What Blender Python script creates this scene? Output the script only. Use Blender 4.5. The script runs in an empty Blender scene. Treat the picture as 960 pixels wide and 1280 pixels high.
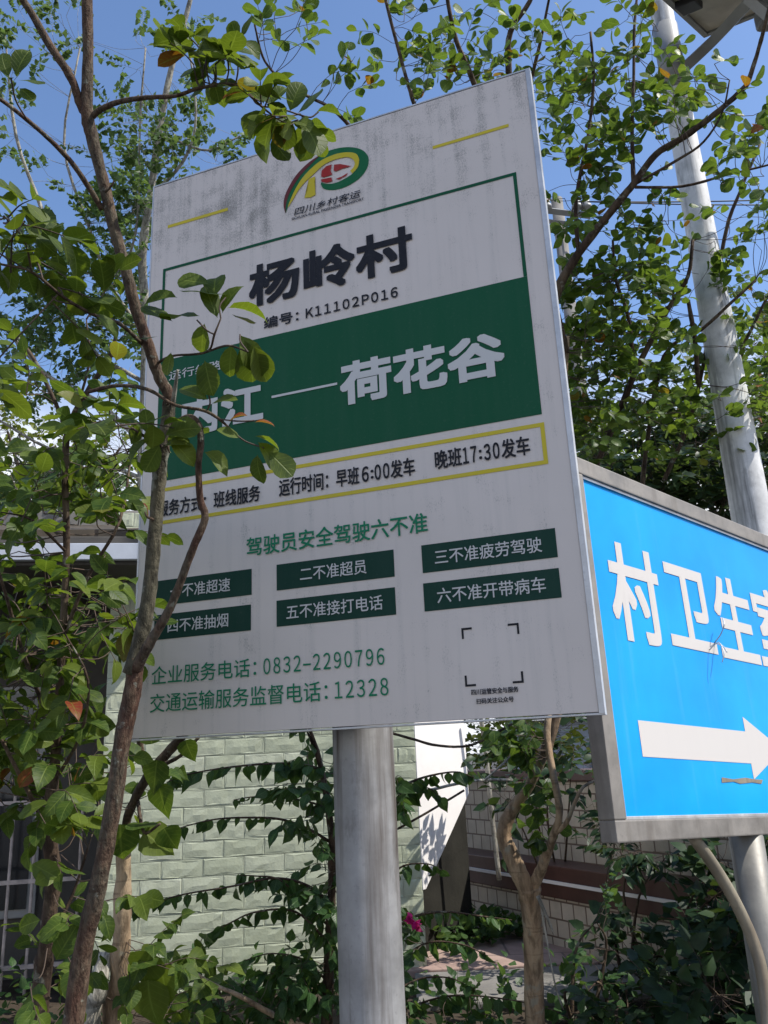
import bpy, bmesh, math, random
import numpy as np
from mathutils import Matrix, Vector

R = math.radians
rng = np.random.default_rng(11)
random.seed(11)
SC = bpy.context.scene
COL = SC.collection

# ------------------------------------------------------------------ camera
FPX = 1020.0
CAMZ = 1.6
CAM = np.array([0, 0, CAMZ])
CR = np.array([[0.99894958, 0.04582195, 0.0],
               [0.01290, -0.28124, -0.95955],
               [-0.04396, 0.95853, -0.28154]])


def _fit_rot():
    u = np.array([-159.3 / FPX, 3472.6 / FPX, -1.0])
    u /= np.linalg.norm(u)
    f = np.array([0, 0, -1.0])
    y = f - (f @ u) * u
    y /= np.linalg.norm(y)
    return np.array([np.cross(y, u), y, u])


CR = _fit_rot()
cd = bpy.data.cameras.new('camera')
cam = bpy.data.objects.new('camera', cd)
COL.objects.link(cam)
cd.sensor_fit = 'VERTICAL'
cd.sensor_height = 36
cd.lens = FPX / 1280 * 36
cd.clip_start = 0.05
cd.clip_end = 800
M4 = Matrix.Identity(4)
for i in range(3):
    for j in range(3):
        M4[i][j] = CR[i][j]
M4[0][3], M4[1][3], M4[2][3] = CAM
cam.matrix_world = M4
SC.camera = cam

# ------------------------------------------------------------------ light
SUN_AZ = R(-16)      # from +X, towards the viewer
SUN_EL = R(51)
SUN = np.array([math.cos(SUN_AZ) * math.cos(SUN_EL), math.sin(SUN_AZ) * math.cos(SUN_EL), math.sin(SUN_EL)])
SC.view_settings.view_transform = 'Standard'
SC.view_settings.look = 'None'
SC.view_settings.gamma = 1
SC.view_settings.use_curve_mapping = False
SC.view_settings.exposure = 0.3
W = bpy.data.worlds.new('World')
SC.world = W
W.use_nodes = True
wn, wl = W.node_tree.nodes, W.node_tree.links
for n in list(wn):
    wn.remove(n)
wo = wn.new('ShaderNodeOutputWorld')
wb = wn.new('ShaderNodeBackground')
wb.inputs['Strength'].default_value = 0.15
sky = wn.new('ShaderNodeTexSky')
sky.sky_type = 'NISHITA'
sky.sun_disc = False
sky.sun_elevation = SUN_EL
sky.sun_rotation = math.pi / 2 - SUN_AZ
sky.air_density = 1.0
sky.dust_density = 0.9
sky.ozone_density = 1.2
tc = wn.new('ShaderNodeTexCoord')
mp = wn.new('ShaderNodeMapping')
mp.inputs['Scale'].default_value = (1.6, 1.6, 4.0)
cn = wn.new('ShaderNodeTexNoise')
cn.inputs['Scale'].default_value = 1.7
cn.inputs['Detail'].default_value = 6
cn.inputs['Roughness'].default_value = 0.55
sx = wn.new('ShaderNodeSeparateXYZ')
low = wn.new('ShaderNodeMapRange')          # cloud bank low down in the sky
low.inputs['From Min'].default_value = 0.50
low.inputs['From Max'].default_value = 0.16
add = wn.new('ShaderNodeMath')
add.operation = 'ADD'
cr = wn.new('ShaderNodeMapRange')
cr.inputs['From Min'].default_value = 0.78
cr.inputs['From Max'].default_value = 1.1
mx = wn.new('ShaderNodeMix')
mx.data_type = 'RGBA'
mx.inputs[7].default_value = (6.0, 6.2, 6.6, 1)
wl.new(tc.outputs['Generated'], mp.inputs['Vector'])
wl.new(mp.outputs['Vector'], cn.inputs['Vector'])
wl.new(tc.outputs['Generated'], sx.inputs['Vector'])
wl.new(sx.outputs['Z'], low.inputs['Value'])
wl.new(cn.outputs['Fac'], add.inputs[0])
wl.new(low.outputs['Result'], add.inputs[1])
wl.new(add.outputs[0], cr.inputs['Value'])
wl.new(cr.outputs['Result'], mx.inputs[0])
skm = wn.new('ShaderNodeMix')
skm.data_type = 'RGBA'
skm.blend_type = 'MULTIPLY'
skm.inputs[0].default_value = 1.0
skm.inputs[7].default_value = (0.96, 1.07, 1.22, 1)
wl.new(sky.outputs['Color'], skm.inputs[6])
wl.new(skm.outputs[2], mx.inputs[6])
wl.new(mx.outputs[2], wb.inputs['Color'])
wl.new(wb.outputs[0], wo.inputs['Surface'])

sd = bpy.data.lights.new('sun', 'SUN')
sd.energy = 4.5
sd.angle = R(0.53)
sd.color = (1.0, 0.95, 0.87)
so = bpy.data.objects.new('sun', sd)
COL.objects.link(so)
so.rotation_euler = Vector(-SUN).to_track_quat('-Z', 'Y').to_euler()
so.location = (6, -2, 8)
SC.cycles.max_bounces = 8
SC.cycles.transparent_max_bounces = 8
SC.cycles.caustics_reflective = False
SC.cycles.caustics_refractive = False
SC.cycles.sample_clamp_indirect = 6


# ------------------------------------------------------------------ geometry helpers
def ray(px, py):
    d = np.array([(px - 480) / FPX, -(py - 640) / FPX, -1.0])
    return CR @ d


def P(px, py, dep):
    """point seen at photo pixel (px, py), dep metres along the viewing axis"""
    return CAM + ray(px, py) * dep


def onz(px, py, z):
    r = ray(px, py)
    return CAM + r * ((z - CAMZ) / r[2])


def onpl(px, py, q, n):
    r = ray(px, py)
    return CAM + r * (((np.asarray(q) - CAM) @ n) / (r @ n))


def unit(v):
    v = np.asarray(v, float)
    return v / (np.linalg.norm(v) + 1e-12)


def tag(o, label=None, cat=None, group=None, kind=None):
    if label:
        o['label'] = label
    if cat:
        o['category'] = cat
    if group:
        o['group'] = group
    if kind:
        o['kind'] = kind
    return o


def thing(name, label, cat, loc, group=None):
    o = bpy.data.objects.new(name, None)
    o.empty_display_size = 0.1
    COL.objects.link(o)
    o.location = Vector(loc)
    return tag(o, label, cat, group)


def root_loc(p):
    l = Vector((0, 0, 0))
    while p is not None:
        l += p.location
        p = p.parent
    return l


def link(name, me, mat, parent=None, M=None):
    """M: world matrix of the mesh's local space (rotation + place)"""
    if mat is not None and not me.materials:
        me.materials.append(mat)
    o = bpy.data.objects.new(name, me)
    COL.objects.link(o)
    if parent is not None:
        o.parent = parent
    b = Matrix.Translation(-world_of(parent).translation) if parent is not None else Matrix.Identity(4)
    if parent is not None:
        b = world_of(parent).inverted()
    o.matrix_basis = b @ (M or Matrix.Identity(4))
    return o


def world_of(o):
    m = Matrix.Identity(4)
    chain = []
    while o is not None:
        chain.append(o)
        o = o.parent
    for c in reversed(chain):
        m = m @ c.matrix_basis
    return m


class MB:
    def __init__(s):
        s.v, s.f, s.n = [], [], 0

    def add(s, v, f):
        v = np.asarray(v, float).reshape(-1, 3)
        s.v.append(v)
        s.f += [tuple(int(i) + s.n for i in q) for q in f]
        s.n += len(v)

    def box(s, lo, hi, X=None, o=(0, 0, 0)):
        x0, y0, z0 = lo
        x1, y1, z1 = hi
        v = np.array([(x, y, z) for x in (x0, x1) for y in (y0, y1) for z in (z0, z1)], float)
        if X is not None:
            v = v @ np.asarray(X)
        s.add(v + np.asarray(o), [(0, 1, 3, 2), (4, 6, 7, 5), (0, 4, 5, 1), (2, 3, 7, 6), (0, 2, 6, 4), (1, 5, 7, 3)])

    def tube(s, pts, rad, k=8, cap=True, wob=0.0):
        pts = np.asarray(pts, float)
        n = len(pts)
        rad = np.broadcast_to(np.asarray(rad, float), (n,))
        t = np.gradient(pts, axis=0)
        t /= np.linalg.norm(t, axis=1)[:, None] + 1e-12
        a = np.array([0.0, 0, 1]) if abs(t[0][2]) < 0.9 else np.array([1.0, 0, 0])
        u = unit(np.cross(t[0], a))
        ang = np.arange(k) / k * 2 * math.pi
        vs = []
        for i in range(n):
            u = unit(u - (u @ t[i]) * t[i])
            w = np.cross(t[i], u)
            rr = rad[i] * (1 + (rng.normal(0, wob, k) if wob else 0))
            vs.append(pts[i] + (np.cos(ang) * rr)[:, None] * u + (np.sin(ang) * rr)[:, None] * w)
        f = []
        for i in range(n - 1):
            for j in range(k):
                q = (j + 1) % k
                f.append((i * k + j, i * k + q, (i + 1) * k + q, (i + 1) * k + j))
        if cap:
            f.append(tuple(range(k - 1, -1, -1)))
            f.append(tuple((n - 1) * k + j for j in range(k)))
        s.add(np.concatenate(vs), f)

    def mesh(s, name, smooth=False, bevel=0):
        me = bpy.data.meshes.new(name)
        v = np.concatenate(s.v) if s.v else np.zeros((0, 3))
        me.from_pydata(v.tolist(), [], s.f)
        if bevel:
            bm = bmesh.new()
            bm.from_mesh(me)
            bmesh.ops.recalc_face_normals(bm, faces=bm.faces)
            bmesh.ops.bevel(bm, geom=[e for e in bm.edges if len(e.link_faces) == 2 and e.calc_face_angle(0) > 0.6],
                            offset=bevel, segments=2, profile=0.6, affect='EDGES')
            bm.to_mesh(me)
            bm.free()
        if smooth:
            me.polygons.foreach_set('use_smooth', [True] * len(me.polygons))
        me.update()
        return me


def ob(name, mb, mat, parent=None, smooth=False, bevel=0, M=None):
    return link(name, mb.mesh(name, smooth, bevel), mat, parent, M)


def spline(pts, n=6):
    """Catmull-Rom through the points (any dimension)"""
    p = np.asarray(pts, float)
    if len(p) < 3:
        t = np.linspace(0, 1, n + 1)[:, None]
        return p[0] * (1 - t) + p[-1] * t
    q = np.vstack([2 * p[0] - p[1], p, 2 * p[-1] - p[-2]])
    out = []
    for i in range(1, len(q) - 2):
        for k in range(n):
            t = k / n
            a, b, c, d = q[i - 1:i + 3]
            out.append(0.5 * ((2 * b) + (c - a) * t + (2 * a - 5 * b + 4 * c - d) * t * t + (3 * b - a - 3 * c + d) * t ** 3))
    out.append(p[-1])
    return np.array(out)


# ------------------------------------------------------------------ materials
class NT:
    def __init__(s, name):
        s.m = bpy.data.materials.new(name)
        s.m.use_nodes = True
        s.n, s.l = s.m.node_tree.nodes, s.m.node_tree.links
        for x in list(s.n):
            s.n.remove(x)
        s.out = s.n.new('ShaderNodeOutputMaterial')

    def new(s, t, **kw):
        x = s.n.new('ShaderNode' + t)
        for k, v in kw.items():
            if hasattr(x, k):
                setattr(x, k, v)
            else:
                x.inputs[k.replace('_', ' ')].default_value = v
        return x

    def ln(s, a, b):
        s.l.new(a, b)

    def coord(s, kind='Object', scale=(1, 1, 1), rot=(0, 0, 0)):
        c = s.new('TexCoord')
        m = s.new('Mapping')
        m.inputs['Scale'].default_value = scale
        m.inputs['Rotation'].default_value = rot
        s.ln(c.outputs[kind], m.inputs['Vector'])
        return m.outputs['Vector']

    def noise(s, vec, scale, detail=4, rough=0.55):
        x = s.new('TexNoise')
        x.inputs['Scale'].default_value = scale
        x.inputs['Detail'].default_value = detail
        x.inputs['Roughness'].default_value = rough
        s.ln(vec, x.inputs['Vector'])
        return x.outputs['Fac']

    def ramp(s, fac, stops):
        x = s.new('ValToRGB')
        e = x.color_ramp.elements
        while len(e) < len(stops):
            e.new(0.5)
        for i, (p, c) in enumerate(stops):
            e[i].position = p
            e[i].color = (c, c, c, 1) if isinstance(c, (int, float)) else (*c, 1)
        s.ln(fac, x.inputs['Fac'])
        return x.outputs['Color']

    def mix(s, fac, a, b, mode='MIX'):
        x = s.new('Mix', data_type='RGBA', blend_type=mode)
        for k, v in ((0, fac), (6, a), (7, b)):
            if isinstance(v, (int, float)):
                x.inputs[k].default_value = v
            elif isinstance(v, tuple):
                x.inputs[k].default_value = (*v, 1)
            else:
                s.ln(v, x.inputs[k])
        return x.outputs[2]

    def math(s, op, a, b=0.0, clamp=False):
        x = s.new('Math', operation=op, use_clamp=clamp)
        for k, v in ((0, a), (1, b)):
            if isinstance(v, (int, float)):
                x.inputs[k].default_value = v
            else:
                s.ln(v, x.inputs[k])
        return x.outputs[0]

    def principled(s, color, rough=0.5, metal=0.0, spec=0.5, bump=None, bstr=0.3, bdist=0.01):
        p = s.new('BsdfPrincipled')
        if isinstance(color, tuple):
            p.inputs['Base Color'].default_value = (*color, 1)
        else:
            s.ln(color, p.inputs['Base Color'])
        if isinstance(rough, (int, float)):
            p.inputs['Roughness'].default_value = rough
        else:
            s.ln(rough, p.inputs['Roughness'])
        p.inputs['Metallic'].default_value = metal
        p.inputs['Specular IOR Level'].default_value = spec
        if bump is not None:
            b = s.new('Bump')
            b.inputs['Strength'].default_value = bstr
            b.inputs['Distance'].default_value = bdist
            s.ln(bump, b.inputs['Height'])
            s.ln(b.outputs['Normal'], p.inputs['Normal'])
        return p

    def done(s, sh):
        s.ln(sh.outputs[0], s.out.inputs['Surface'])
        return s.m


def mat_plain(name, color, rough=0.5, metal=0.0, var=0.12, scale=12, spec=0.5, bstr=0.1):
    t = NT(name)
    v = t.coord()
    f = t.noise(v, scale, 5)
    g = t.noise(v, scale * 9, 3)
    c = t.mix(t.ramp(f, [(0.3, 0.0), (0.7, 1.0)]), tuple(x * (1 - var) for x in color), tuple(min(1, x * (1 + var)) for x in color))
    return t.done(t.principled(c, rough, metal, spec, g, bstr, 0.004))


def mat_leaf(name, dark, mid, lite, trans=0.42, rough=0.42, red=None, veins=True):
    t = NT(name)
    a = t.new('Attribute', attribute_name='tint')
    stops = [(0.0, dark), (0.5, mid), (0.93, lite)]
    if red:
        stops += [(0.955, lite), (0.975, red)]
    c = t.ramp(a.outputs['Fac'], stops)
    v = t.coord('Object')
    c = t.mix(t.ramp(t.noise(v, 60, 3), [(0.35, 0.0), (0.75, 0.35)]), c, tuple(x * 1.5 for x in lite))
    # brown blemishes
    c = t.mix(t.ramp(t.noise(v, 140, 2), [(0.74, 0.0), (0.78, 0.6)]), c, (0.10, 0.06, 0.02))
    bump = None
    if veins:
        uv = t.new('Attribute', attribute_name='luv')
        s = t.new('SeparateXYZ')
        t.ln(uv.outputs['Vector'], s.inputs[0])
        ay = t.math('ABSOLUTE', s.outputs['Y'])
        midrib = t.ramp(ay, [(0.0, 1.0), (0.09, 0.0)])
        w = t.math('SINE', t.math('MULTIPLY', t.math('SUBTRACT', s.outputs['X'], t.math('MULTIPLY', ay, 0.22)), 46.0))
        side = t.ramp(w, [(0.86, 0.0), (1.0, 0.45)])
        vm = t.math('MAXIMUM', midrib, side)
        c = t.mix(t.math('MULTIPLY', vm, 0.55), c, tuple(min(1, x * 1.9 + 0.02) for x in lite))
        bump = vm
    p = t.principled(c, rough, 0, 0.25, bump, 0.35, 0.002)
    tr = t.new('BsdfTranslucent')
    hs = t.new('HueSaturation', Saturation=1.1, Value=1.55)
    t.ln(c, hs.inputs['Color'])
    tw = t.mix(0.35, hs.outputs['Color'], (0.20, 0.26, 0.02))
    t.ln(tw, tr.inputs['Color'])
    ms = t.new('MixShader')
    ms.inputs[0].default_value = trans
    t.ln(p.outputs[0], ms.inputs[1])
    t.ln(tr.outputs[0], ms.inputs[2])
    return t.done(ms)


def mat_bark(name, a, b, c, scale=8, stretch=0.25):
    t = NT(name)
    v = t.coord('Object', (1, 1, stretch))
    n1 = t.noise(v, scale, 6, 0.68)
    n2 = t.noise(v, scale * 5, 5, 0.65)
    col = t.ramp(n1, [(0.36, a), (0.48, b), (0.56, c), (0.68, tuple(x * 1.5 for x in b))])
    col = t.mix(t.ramp(n2, [(0.38, 0.75), (0.55, 0.0)]), col, tuple(x * 0.35 for x in a))
    ring = t.noise(t.coord('Object', (0.4, 0.4, 6.0)), 9, 3)
    col = t.mix(t.ramp(ring, [(0.60, 0.0), (0.66, 0.5)]), col, tuple(x * 0.5 for x in a))
    v2 = t.coord('Object')
    lich = t.ramp(t.noise(v2, scale * 2.2, 4), [(0.62, 0.0), (0.68, 0.55)])
    col = t.mix(lich, col, (0.30, 0.31, 0.25))
    h = t.math('ADD', t.math('MULTIPLY', n1, 0.8), n2)
    return t.done(t.principled(col, 0.8, 0, 0.25, h, 0.9, 0.010))


def mat_sign_white():
    t = NT('weathered white sign sheet')
    v = t.coord('Object')
    s = t.new('SeparateXYZ')
    t.ln(v, s.inputs[0])
    fine = t.noise(t.coord('Object', (1, 1, 1)), 150, 5, 0.7)
    streak = t.noise(t.coord('Object', (34, 1, 1.6)), 1.0, 4, 0.6)
    big = t.noise(v, 3.2, 3)
    hi = t.new('MapRange')
    hi.inputs['From Min'].default_value = 1.26
    hi.inputs['From Max'].default_value = 1.70
    t.ln(s.outputs['Z'], hi.inputs['Value'])
    # heavier algae patch left of the emblem
    dx = t.math('SUBTRACT', s.outputs['X'], 0.33)
    dz = t.math('SUBTRACT', s.outputs['Z'], 1.56)
    d2 = t.math('ADD', t.math('MULTIPLY', t.math('MULTIPLY', dx, dx), 16.0), t.math('MULTIPLY', t.math('MULTIPLY', dz, dz), 40.0))
    blob = t.math('SUBTRACT', 1.0, d2, True)
    cover = t.math('ADD', t.math('MULTIPLY', hi.outputs['Result'], 0.07), t.math('MULTIPLY', blob, 0.085))
    grain = t.noise(t.coord('Object', (1.6, 1, 0.8)), 210, 3, 0.8)
    k = t.math('ADD', t.math('MULTIPLY', grain, 0.55), t.math('MULTIPLY', streak, 0.30))
    k = t.math('ADD', k, t.math('MULTIPLY', t.noise(v, 16, 4), 0.35))
    k = t.math('ADD', k, cover)
    dirt = t.ramp(k, [(0.67, 0.0), (0.81, 0.72)])
    drip = t.ramp(streak, [(0.5, 0.0), (0.75, 0.2)])
    base = t.mix(t.ramp(big, [(0.3, 0.0), (0.7, 1.0)]), (0.66, 0.59, 0.53), (0.705, 0.63, 0.57))
    base = t.mix(drip, base, (0.36, 0.36, 0.33))
    c = t.mix(dirt, base, (0.12, 0.12, 0.10))
    return t.done(t.principled(c, t.ramp(k, [(0.5, 0.36), (0.9, 0.6)]), 0, 0.4, fine, 0.06, 0.001))


def mat_print(name, col, wear=0.10, rough=0.4):
    t = NT(name)
    v = t.coord('Object')
    w = t.noise(t.coord('Object', (30, 1, 2.5)), 1.0, 4)
    f = t.noise(v, 120, 4, 0.7)
    c = t.mix(t.ramp(w, [(0.42, 0.0), (0.8, wear * 2)]), col, tuple(min(1, x * 0.75 + 0.07) for x in col))
    c = t.mix(t.ramp(f, [(0.58, 0.0), (0.75, wear)]), c, (0.32, 0.33, 0.30))
    return t.done(t.principled(c, rough + 0.1, 0, 0.16))


def mat_galv(name, base=(0.42, 0.43, 0.44), stain=(0.13, 0.11, 0.095), rough=0.45, metal=0.35, rust=0.5):
    t = NT(name)
    v = t.coord('Object')
    st = t.noise(t.coord('Object', (16, 16, 1.0)), 1.0, 5, 0.6)
    bl = t.noise(v, 9, 6, 0.65)
    sp = t.noise(v, 90, 3)
    c = t.mix(t.ramp(bl, [(0.3, 0.0), (0.7, 1.0)]), tuple(x * 0.70 for x in base), tuple(x * 1.15 for x in base))
    c = t.mix(t.ramp(st, [(0.53, 0.0), (0.70, rust)]), c, stain)
    c = t.mix(t.ramp(t.noise(t.coord('Object', (1, 1, 0.45)), 11, 5, 0.7), [(0.56, 0.0), (0.70, 0.55 * rust)]), c, tuple(x * 0.9 for x in stain))
    c = t.mix(t.ramp(sp, [(0.60, 0.0), (0.72, 0.35)]), c, tuple(x * 0.6 for x in base))
    return t.done(t.principled(c, t.ramp(bl, [(0.3, rough), (0.7, rough + 0.2)]), metal, 0.5, sp, 0.12, 0.002))


M = {}
M['white'] = mat_sign_white()
M['green'] = mat_print('deep green vinyl', (0.007, 0.088, 0.038), 0.06)
M['dkgreen'] = mat_print('dark green vinyl', (0.008, 0.045, 0.030), 0.05)
M['lgreen'] = mat_print('green lettering vinyl', (0.010, 0.20, 0.095), 0.10)
M['black'] = mat_print('black vinyl', (0.018, 0.018, 0.022), 0.08)
M['wtext'] = mat_print('white vinyl', (0.60, 0.595, 0.57), 0.05)
M['yellow'] = mat_print('faded yellow vinyl', (0.62, 0.50, 0.04), 0.25)
M['yellow2'] = mat_print('emblem yellow vinyl', (0.58, 0.47, 0.03), 0.2)
M['red'] = mat_print('faded red vinyl', (0.36, 0.03, 0.025), 0.15)
M['maroon'] = mat_print('maroon vinyl', (0.14, 0.03, 0.03), 0.12)
M['logogreen'] = mat_print('emblem green vinyl', (0.010, 0.13, 0.045), 0.15)
M['alu'] = mat_galv('aluminium edge', (0.60, 0.60, 0.60), (0.25, 0.23, 0.2), 0.35, 0.5, 0.35)
M['galv'] = mat_galv('galvanised pole', (0.36, 0.355, 0.35), (0.085, 0.065, 0.05), 0.45, 0.3, 0.9)
M['frame'] = mat_galv('weathered steel frame', (0.265, 0.245, 0.22), (0.12, 0.10, 0.08), 0.5, 0.4, 0.5)
M['pipe'] = mat_galv('tan steel tube', (0.27, 0.235, 0.17), (0.12, 0.08, 0.05), 0.5, 0.1, 0.6)
M['pipegrey'] = mat_galv('dull steel pole', (0.22, 0.21, 0.185), (0.09, 0.065, 0.045), 0.42, 0.25, 0.7)
M['lampwhite'] = mat_galv('grimy white lamp paint', (0.68, 0.68, 0.67), (0.12, 0.12, 0.11), 0.5, 0.0, 0.95)
M['blue'] = mat_print('bright blue vinyl', (0.0, 0.335, 0.80), 0.014, 0.5)
_t = NT('glare toned blue film')
_v = _t.coord('Object')
_c = _t.mix(_t.ramp(_t.noise(_v, 2.2, 4), [(0.35, 0.0), (0.68, 1.0)]), (0.0, 0.28, 0.76), (0.004, 0.37, 0.83))  # broad tone shift stands in for glare across the panel
_c = _t.mix(_t.ramp(_t.noise(_t.coord('Object', (22, 1, 1.2)), 1.0, 4), [(0.58, 0.0), (0.8, 0.12)]), _c, (0.25, 0.42, 0.6))
_c = _t.mix(_t.ramp(_t.noise(_v, 160, 3, 0.7), [(0.69, 0.0), (0.74, 0.35)]), _c, (0.3, 0.42, 0.5))
M['blue'] = _t.done(_t.principled(_c, 0.42, 0, 0.2, _t.noise(_v, 6, 3), 0.05, 0.01))
M['bwhite'] = mat_print('off white reflective film', (0.58, 0.55, 0.52), 0.05, 0.35)
M['greypaint'] = mat_plain('grey painted steel', (0.26, 0.26, 0.25), 0.5, 0.2)
M['backsheet'] = mat_plain('cream backsheet', (0.58, 0.53, 0.44), 0.45)
M['blackplastic'] = mat_plain('black plastic', (0.015, 0.015, 0.018), 0.4)
M['barkA'] = mat_bark('reddish peeling bark', (0.090, 0.046, 0.030), (0.135, 0.092, 0.060), (0.095, 0.080, 0.055), 26, 0.3)
M['barkgreen'] = mat_bark('grey green bark', (0.06, 0.055, 0.036), (0.085, 0.078, 0.050), (0.12, 0.105, 0.07), 16, 0.4)
M['barktan'] = mat_bark('smooth tan bark', (0.27, 0.18, 0.11), (0.38, 0.27, 0.17), (0.42, 0.32, 0.21), 6, 0.18)
M['barkdark'] = mat_bark('dark bark', (0.055, 0.035, 0.025), (0.09, 0.06, 0.04), (0.12, 0.09, 0.06), 10, 0.3)
M['barkpale'] = mat_bark('pale grey bark', (0.24, 0.22, 0.18), (0.34, 0.32, 0.27), (0.42, 0.40, 0.34), 10, 0.3)
M['twig'] = mat_plain('brown twig', (0.075, 0.05, 0.035), 0.75)
M['leafA'] = mat_leaf('oval leaf', (0.024, 0.044, 0.009), (0.052, 0.086, 0.013), (0.115, 0.15, 0.02), 0.42, 0.5, (0.25, 0.035, 0.02))
M['leafB'] = mat_leaf('crape leaf', (0.026, 0.062, 0.018), (0.053, 0.108, 0.022), (0.115, 0.165, 0.028), 0.43, 0.42, (0.26, 0.05, 0.02))
M['leafFan'] = mat_leaf('small fan leaf', (0.045, 0.085, 0.035), (0.07, 0.125, 0.05), (0.11, 0.17, 0.055), 0.40, 0.5, None, False)
M['leafDark'] = mat_leaf('dark broad leaf', (0.024, 0.054, 0.011), (0.050, 0.096, 0.016), (0.12, 0.16, 0.024), 0.45, 0.45, (0.22, 0.03, 0.02))
M['leafVine'] = mat_leaf('vine leaf', (0.018, 0.05, 0.018), (0.032, 0.078, 0.024), (0.065, 0.12, 0.035), 0.40, 0.38)
M['leafShade'] = mat_leaf('shade dark evergreen leaf', (0.008, 0.022, 0.011), (0.014, 0.036, 0.015), (0.032, 0.062, 0.022), 0.25, 0.45, None, False)  # dark evergreen colour, lowered further for shade under the blue sign
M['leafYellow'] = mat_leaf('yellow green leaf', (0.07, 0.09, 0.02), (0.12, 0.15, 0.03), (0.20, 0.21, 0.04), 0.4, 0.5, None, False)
M['petal'] = mat_leaf('magenta bract', (0.38, 0.008, 0.14), (0.5, 0.01, 0.2), (0.6, 0.02, 0.26), 0.4, 0.5, None, False)
M['redleaf'] = mat_leaf('red seed pod', (0.26, 0.03, 0.02), (0.36, 0.05, 0.03), (0.42, 0.1, 0.04), 0.35, 0.5, None, False)


def mat_tile():
    t = NT('pale green split face tile')
    v = t.coord('Object')
    a = t.new('Attribute', attribute_name='tint')
    c = t.ramp(a.outputs['Fac'], [(0.0, (0.42, 0.45, 0.325)), (0.5, (0.455, 0.485, 0.355)), (1.0, (0.49, 0.515, 0.39))])
    c = t.mix(t.ramp(t.noise(v, 14, 5), [(0.4, 0.0), (0.7, 0.5)]), c, (0.37, 0.395, 0.27))
    c = t.mix(t.ramp(t.noise(t.coord('Object', (6, 6, 0.8)), 1, 4), [(0.56, 0.0), (0.75, 0.3)]), c, (0.25, 0.26, 0.2))
    return t.done(t.principled(c, 0.5, 0, 0.4, t.noise(v, 70, 4), 0.35, 0.004))


def mat_brick(name, c1, c2, mortar, w, h, msize, off=0.5, rough=0.5, rot=(R(90), 0, 0)):
    t = NT(name)
    v = t.coord('Object', (1, 1, 1), rot)
    b = t.new('TexBrick')
    b.offset = off
    b.inputs['Scale'].default_value = 1.0
    b.inputs['Brick Width'].default_value = w
    b.inputs['Row Height'].default_value = h
    b.inputs['Mortar Size'].default_value = msize
    b.inputs['Mortar Smooth'].default_value = 0.3
    b.inputs['Color1'].default_value = (*c1, 1)
    b.inputs['Color2'].default_value = (*c2, 1)
    b.inputs['Mortar'].default_value = (*mortar, 1)
    t.ln(v, b.inputs['Vector'])
    n = t.noise(t.coord('Object'), 9, 5)
    c = t.mix(t.ramp(n, [(0.4, 0.0), (0.75, 0.5)]), b.outputs['Color'], tuple(x * 0.5 for x in c1))
    return t.done(t.principled(c, rough, 0, 0.4, t.math('SUBTRACT', 1.0, b.outputs['Fac']), 0.5, 0.006))


M['tile'] = mat_tile()
M['grout'] = mat_plain('grey grout', (0.42, 0.43, 0.36), 0.9)
M['cream'] = mat_brick('cream wall tile', (0.50, 0.43, 0.33), (0.56, 0.49, 0.39), (0.16, 0.11, 0.08), 0.105, 0.10, 0.006, 0.5)
M['maroonstone'] = mat_plain('dark red tile', (0.075, 0.032, 0.024), 0.45, 0, 0.3, 6)
M['plaster'] = mat_plain('white plaster', (0.78, 0.75, 0.72), 0.85, 0, 0.05, 5, 0.3)
M['concrete'] = mat_plain('grey concrete', (0.20, 0.19, 0.175), 0.9, 0, 0.25, 5, 0.3, 0.4)
M['shadeconcrete'] = mat_plain('shade dark concrete', (0.022, 0.021, 0.017), 0.95, 0, 0.35, 5, 0.2, 0.5)  # colour darkened to stand for the shade below the plaster wall
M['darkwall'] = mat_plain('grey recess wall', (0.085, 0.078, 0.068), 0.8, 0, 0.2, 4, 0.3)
M['roof'] = mat_brick('brown roof tile', (0.075, 0.06, 0.042), (0.10, 0.078, 0.052), (0.03, 0.022, 0.016), 0.2, 0.16, 0.012, 0.5, 0.8, (0, 0, 0))
M['fascia'] = mat_plain('white fascia board', (0.48, 0.51, 0.56), 0.5, 0, 0.06)
M['glass'] = mat_plain('dark window glass', (0.012, 0.014, 0.016), 0.12, 0, 0.1, 3, 0.7, 0.0)
M['bars'] = mat_plain('rusty white window bars', (0.42, 0.35, 0.31), 0.5, 0.1, 0.3, 20)
M['soil'] = mat_plain('dark soil', (0.055, 0.042, 0.03), 0.95, 0, 0.4, 7, 0.2, 0.8)
M['asphalt'] = mat_plain('grey village road', (0.075, 0.072, 0.068), 0.9, 0, 0.2, 3, 0.3, 0.5)
M['pinkpave'] = mat_brick('pink paving', (0.36, 0.25, 0.21), (0.40, 0.29, 0.245), (0.2, 0.15, 0.13), 0.6, 0.4, 0.008, 0.5, 0.85, (0, 0, 0))
M['wire'] = mat_plain('black cable', (0.02, 0.02, 0.022), 0.6)
M['bluegrey'] = mat_plain('blue grey wall paint', (0.30, 0.34, 0.40), 0.8)
M['farroof'] = mat_plain('dark blue door', (0.03, 0.05, 0.12), 0.5)


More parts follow.
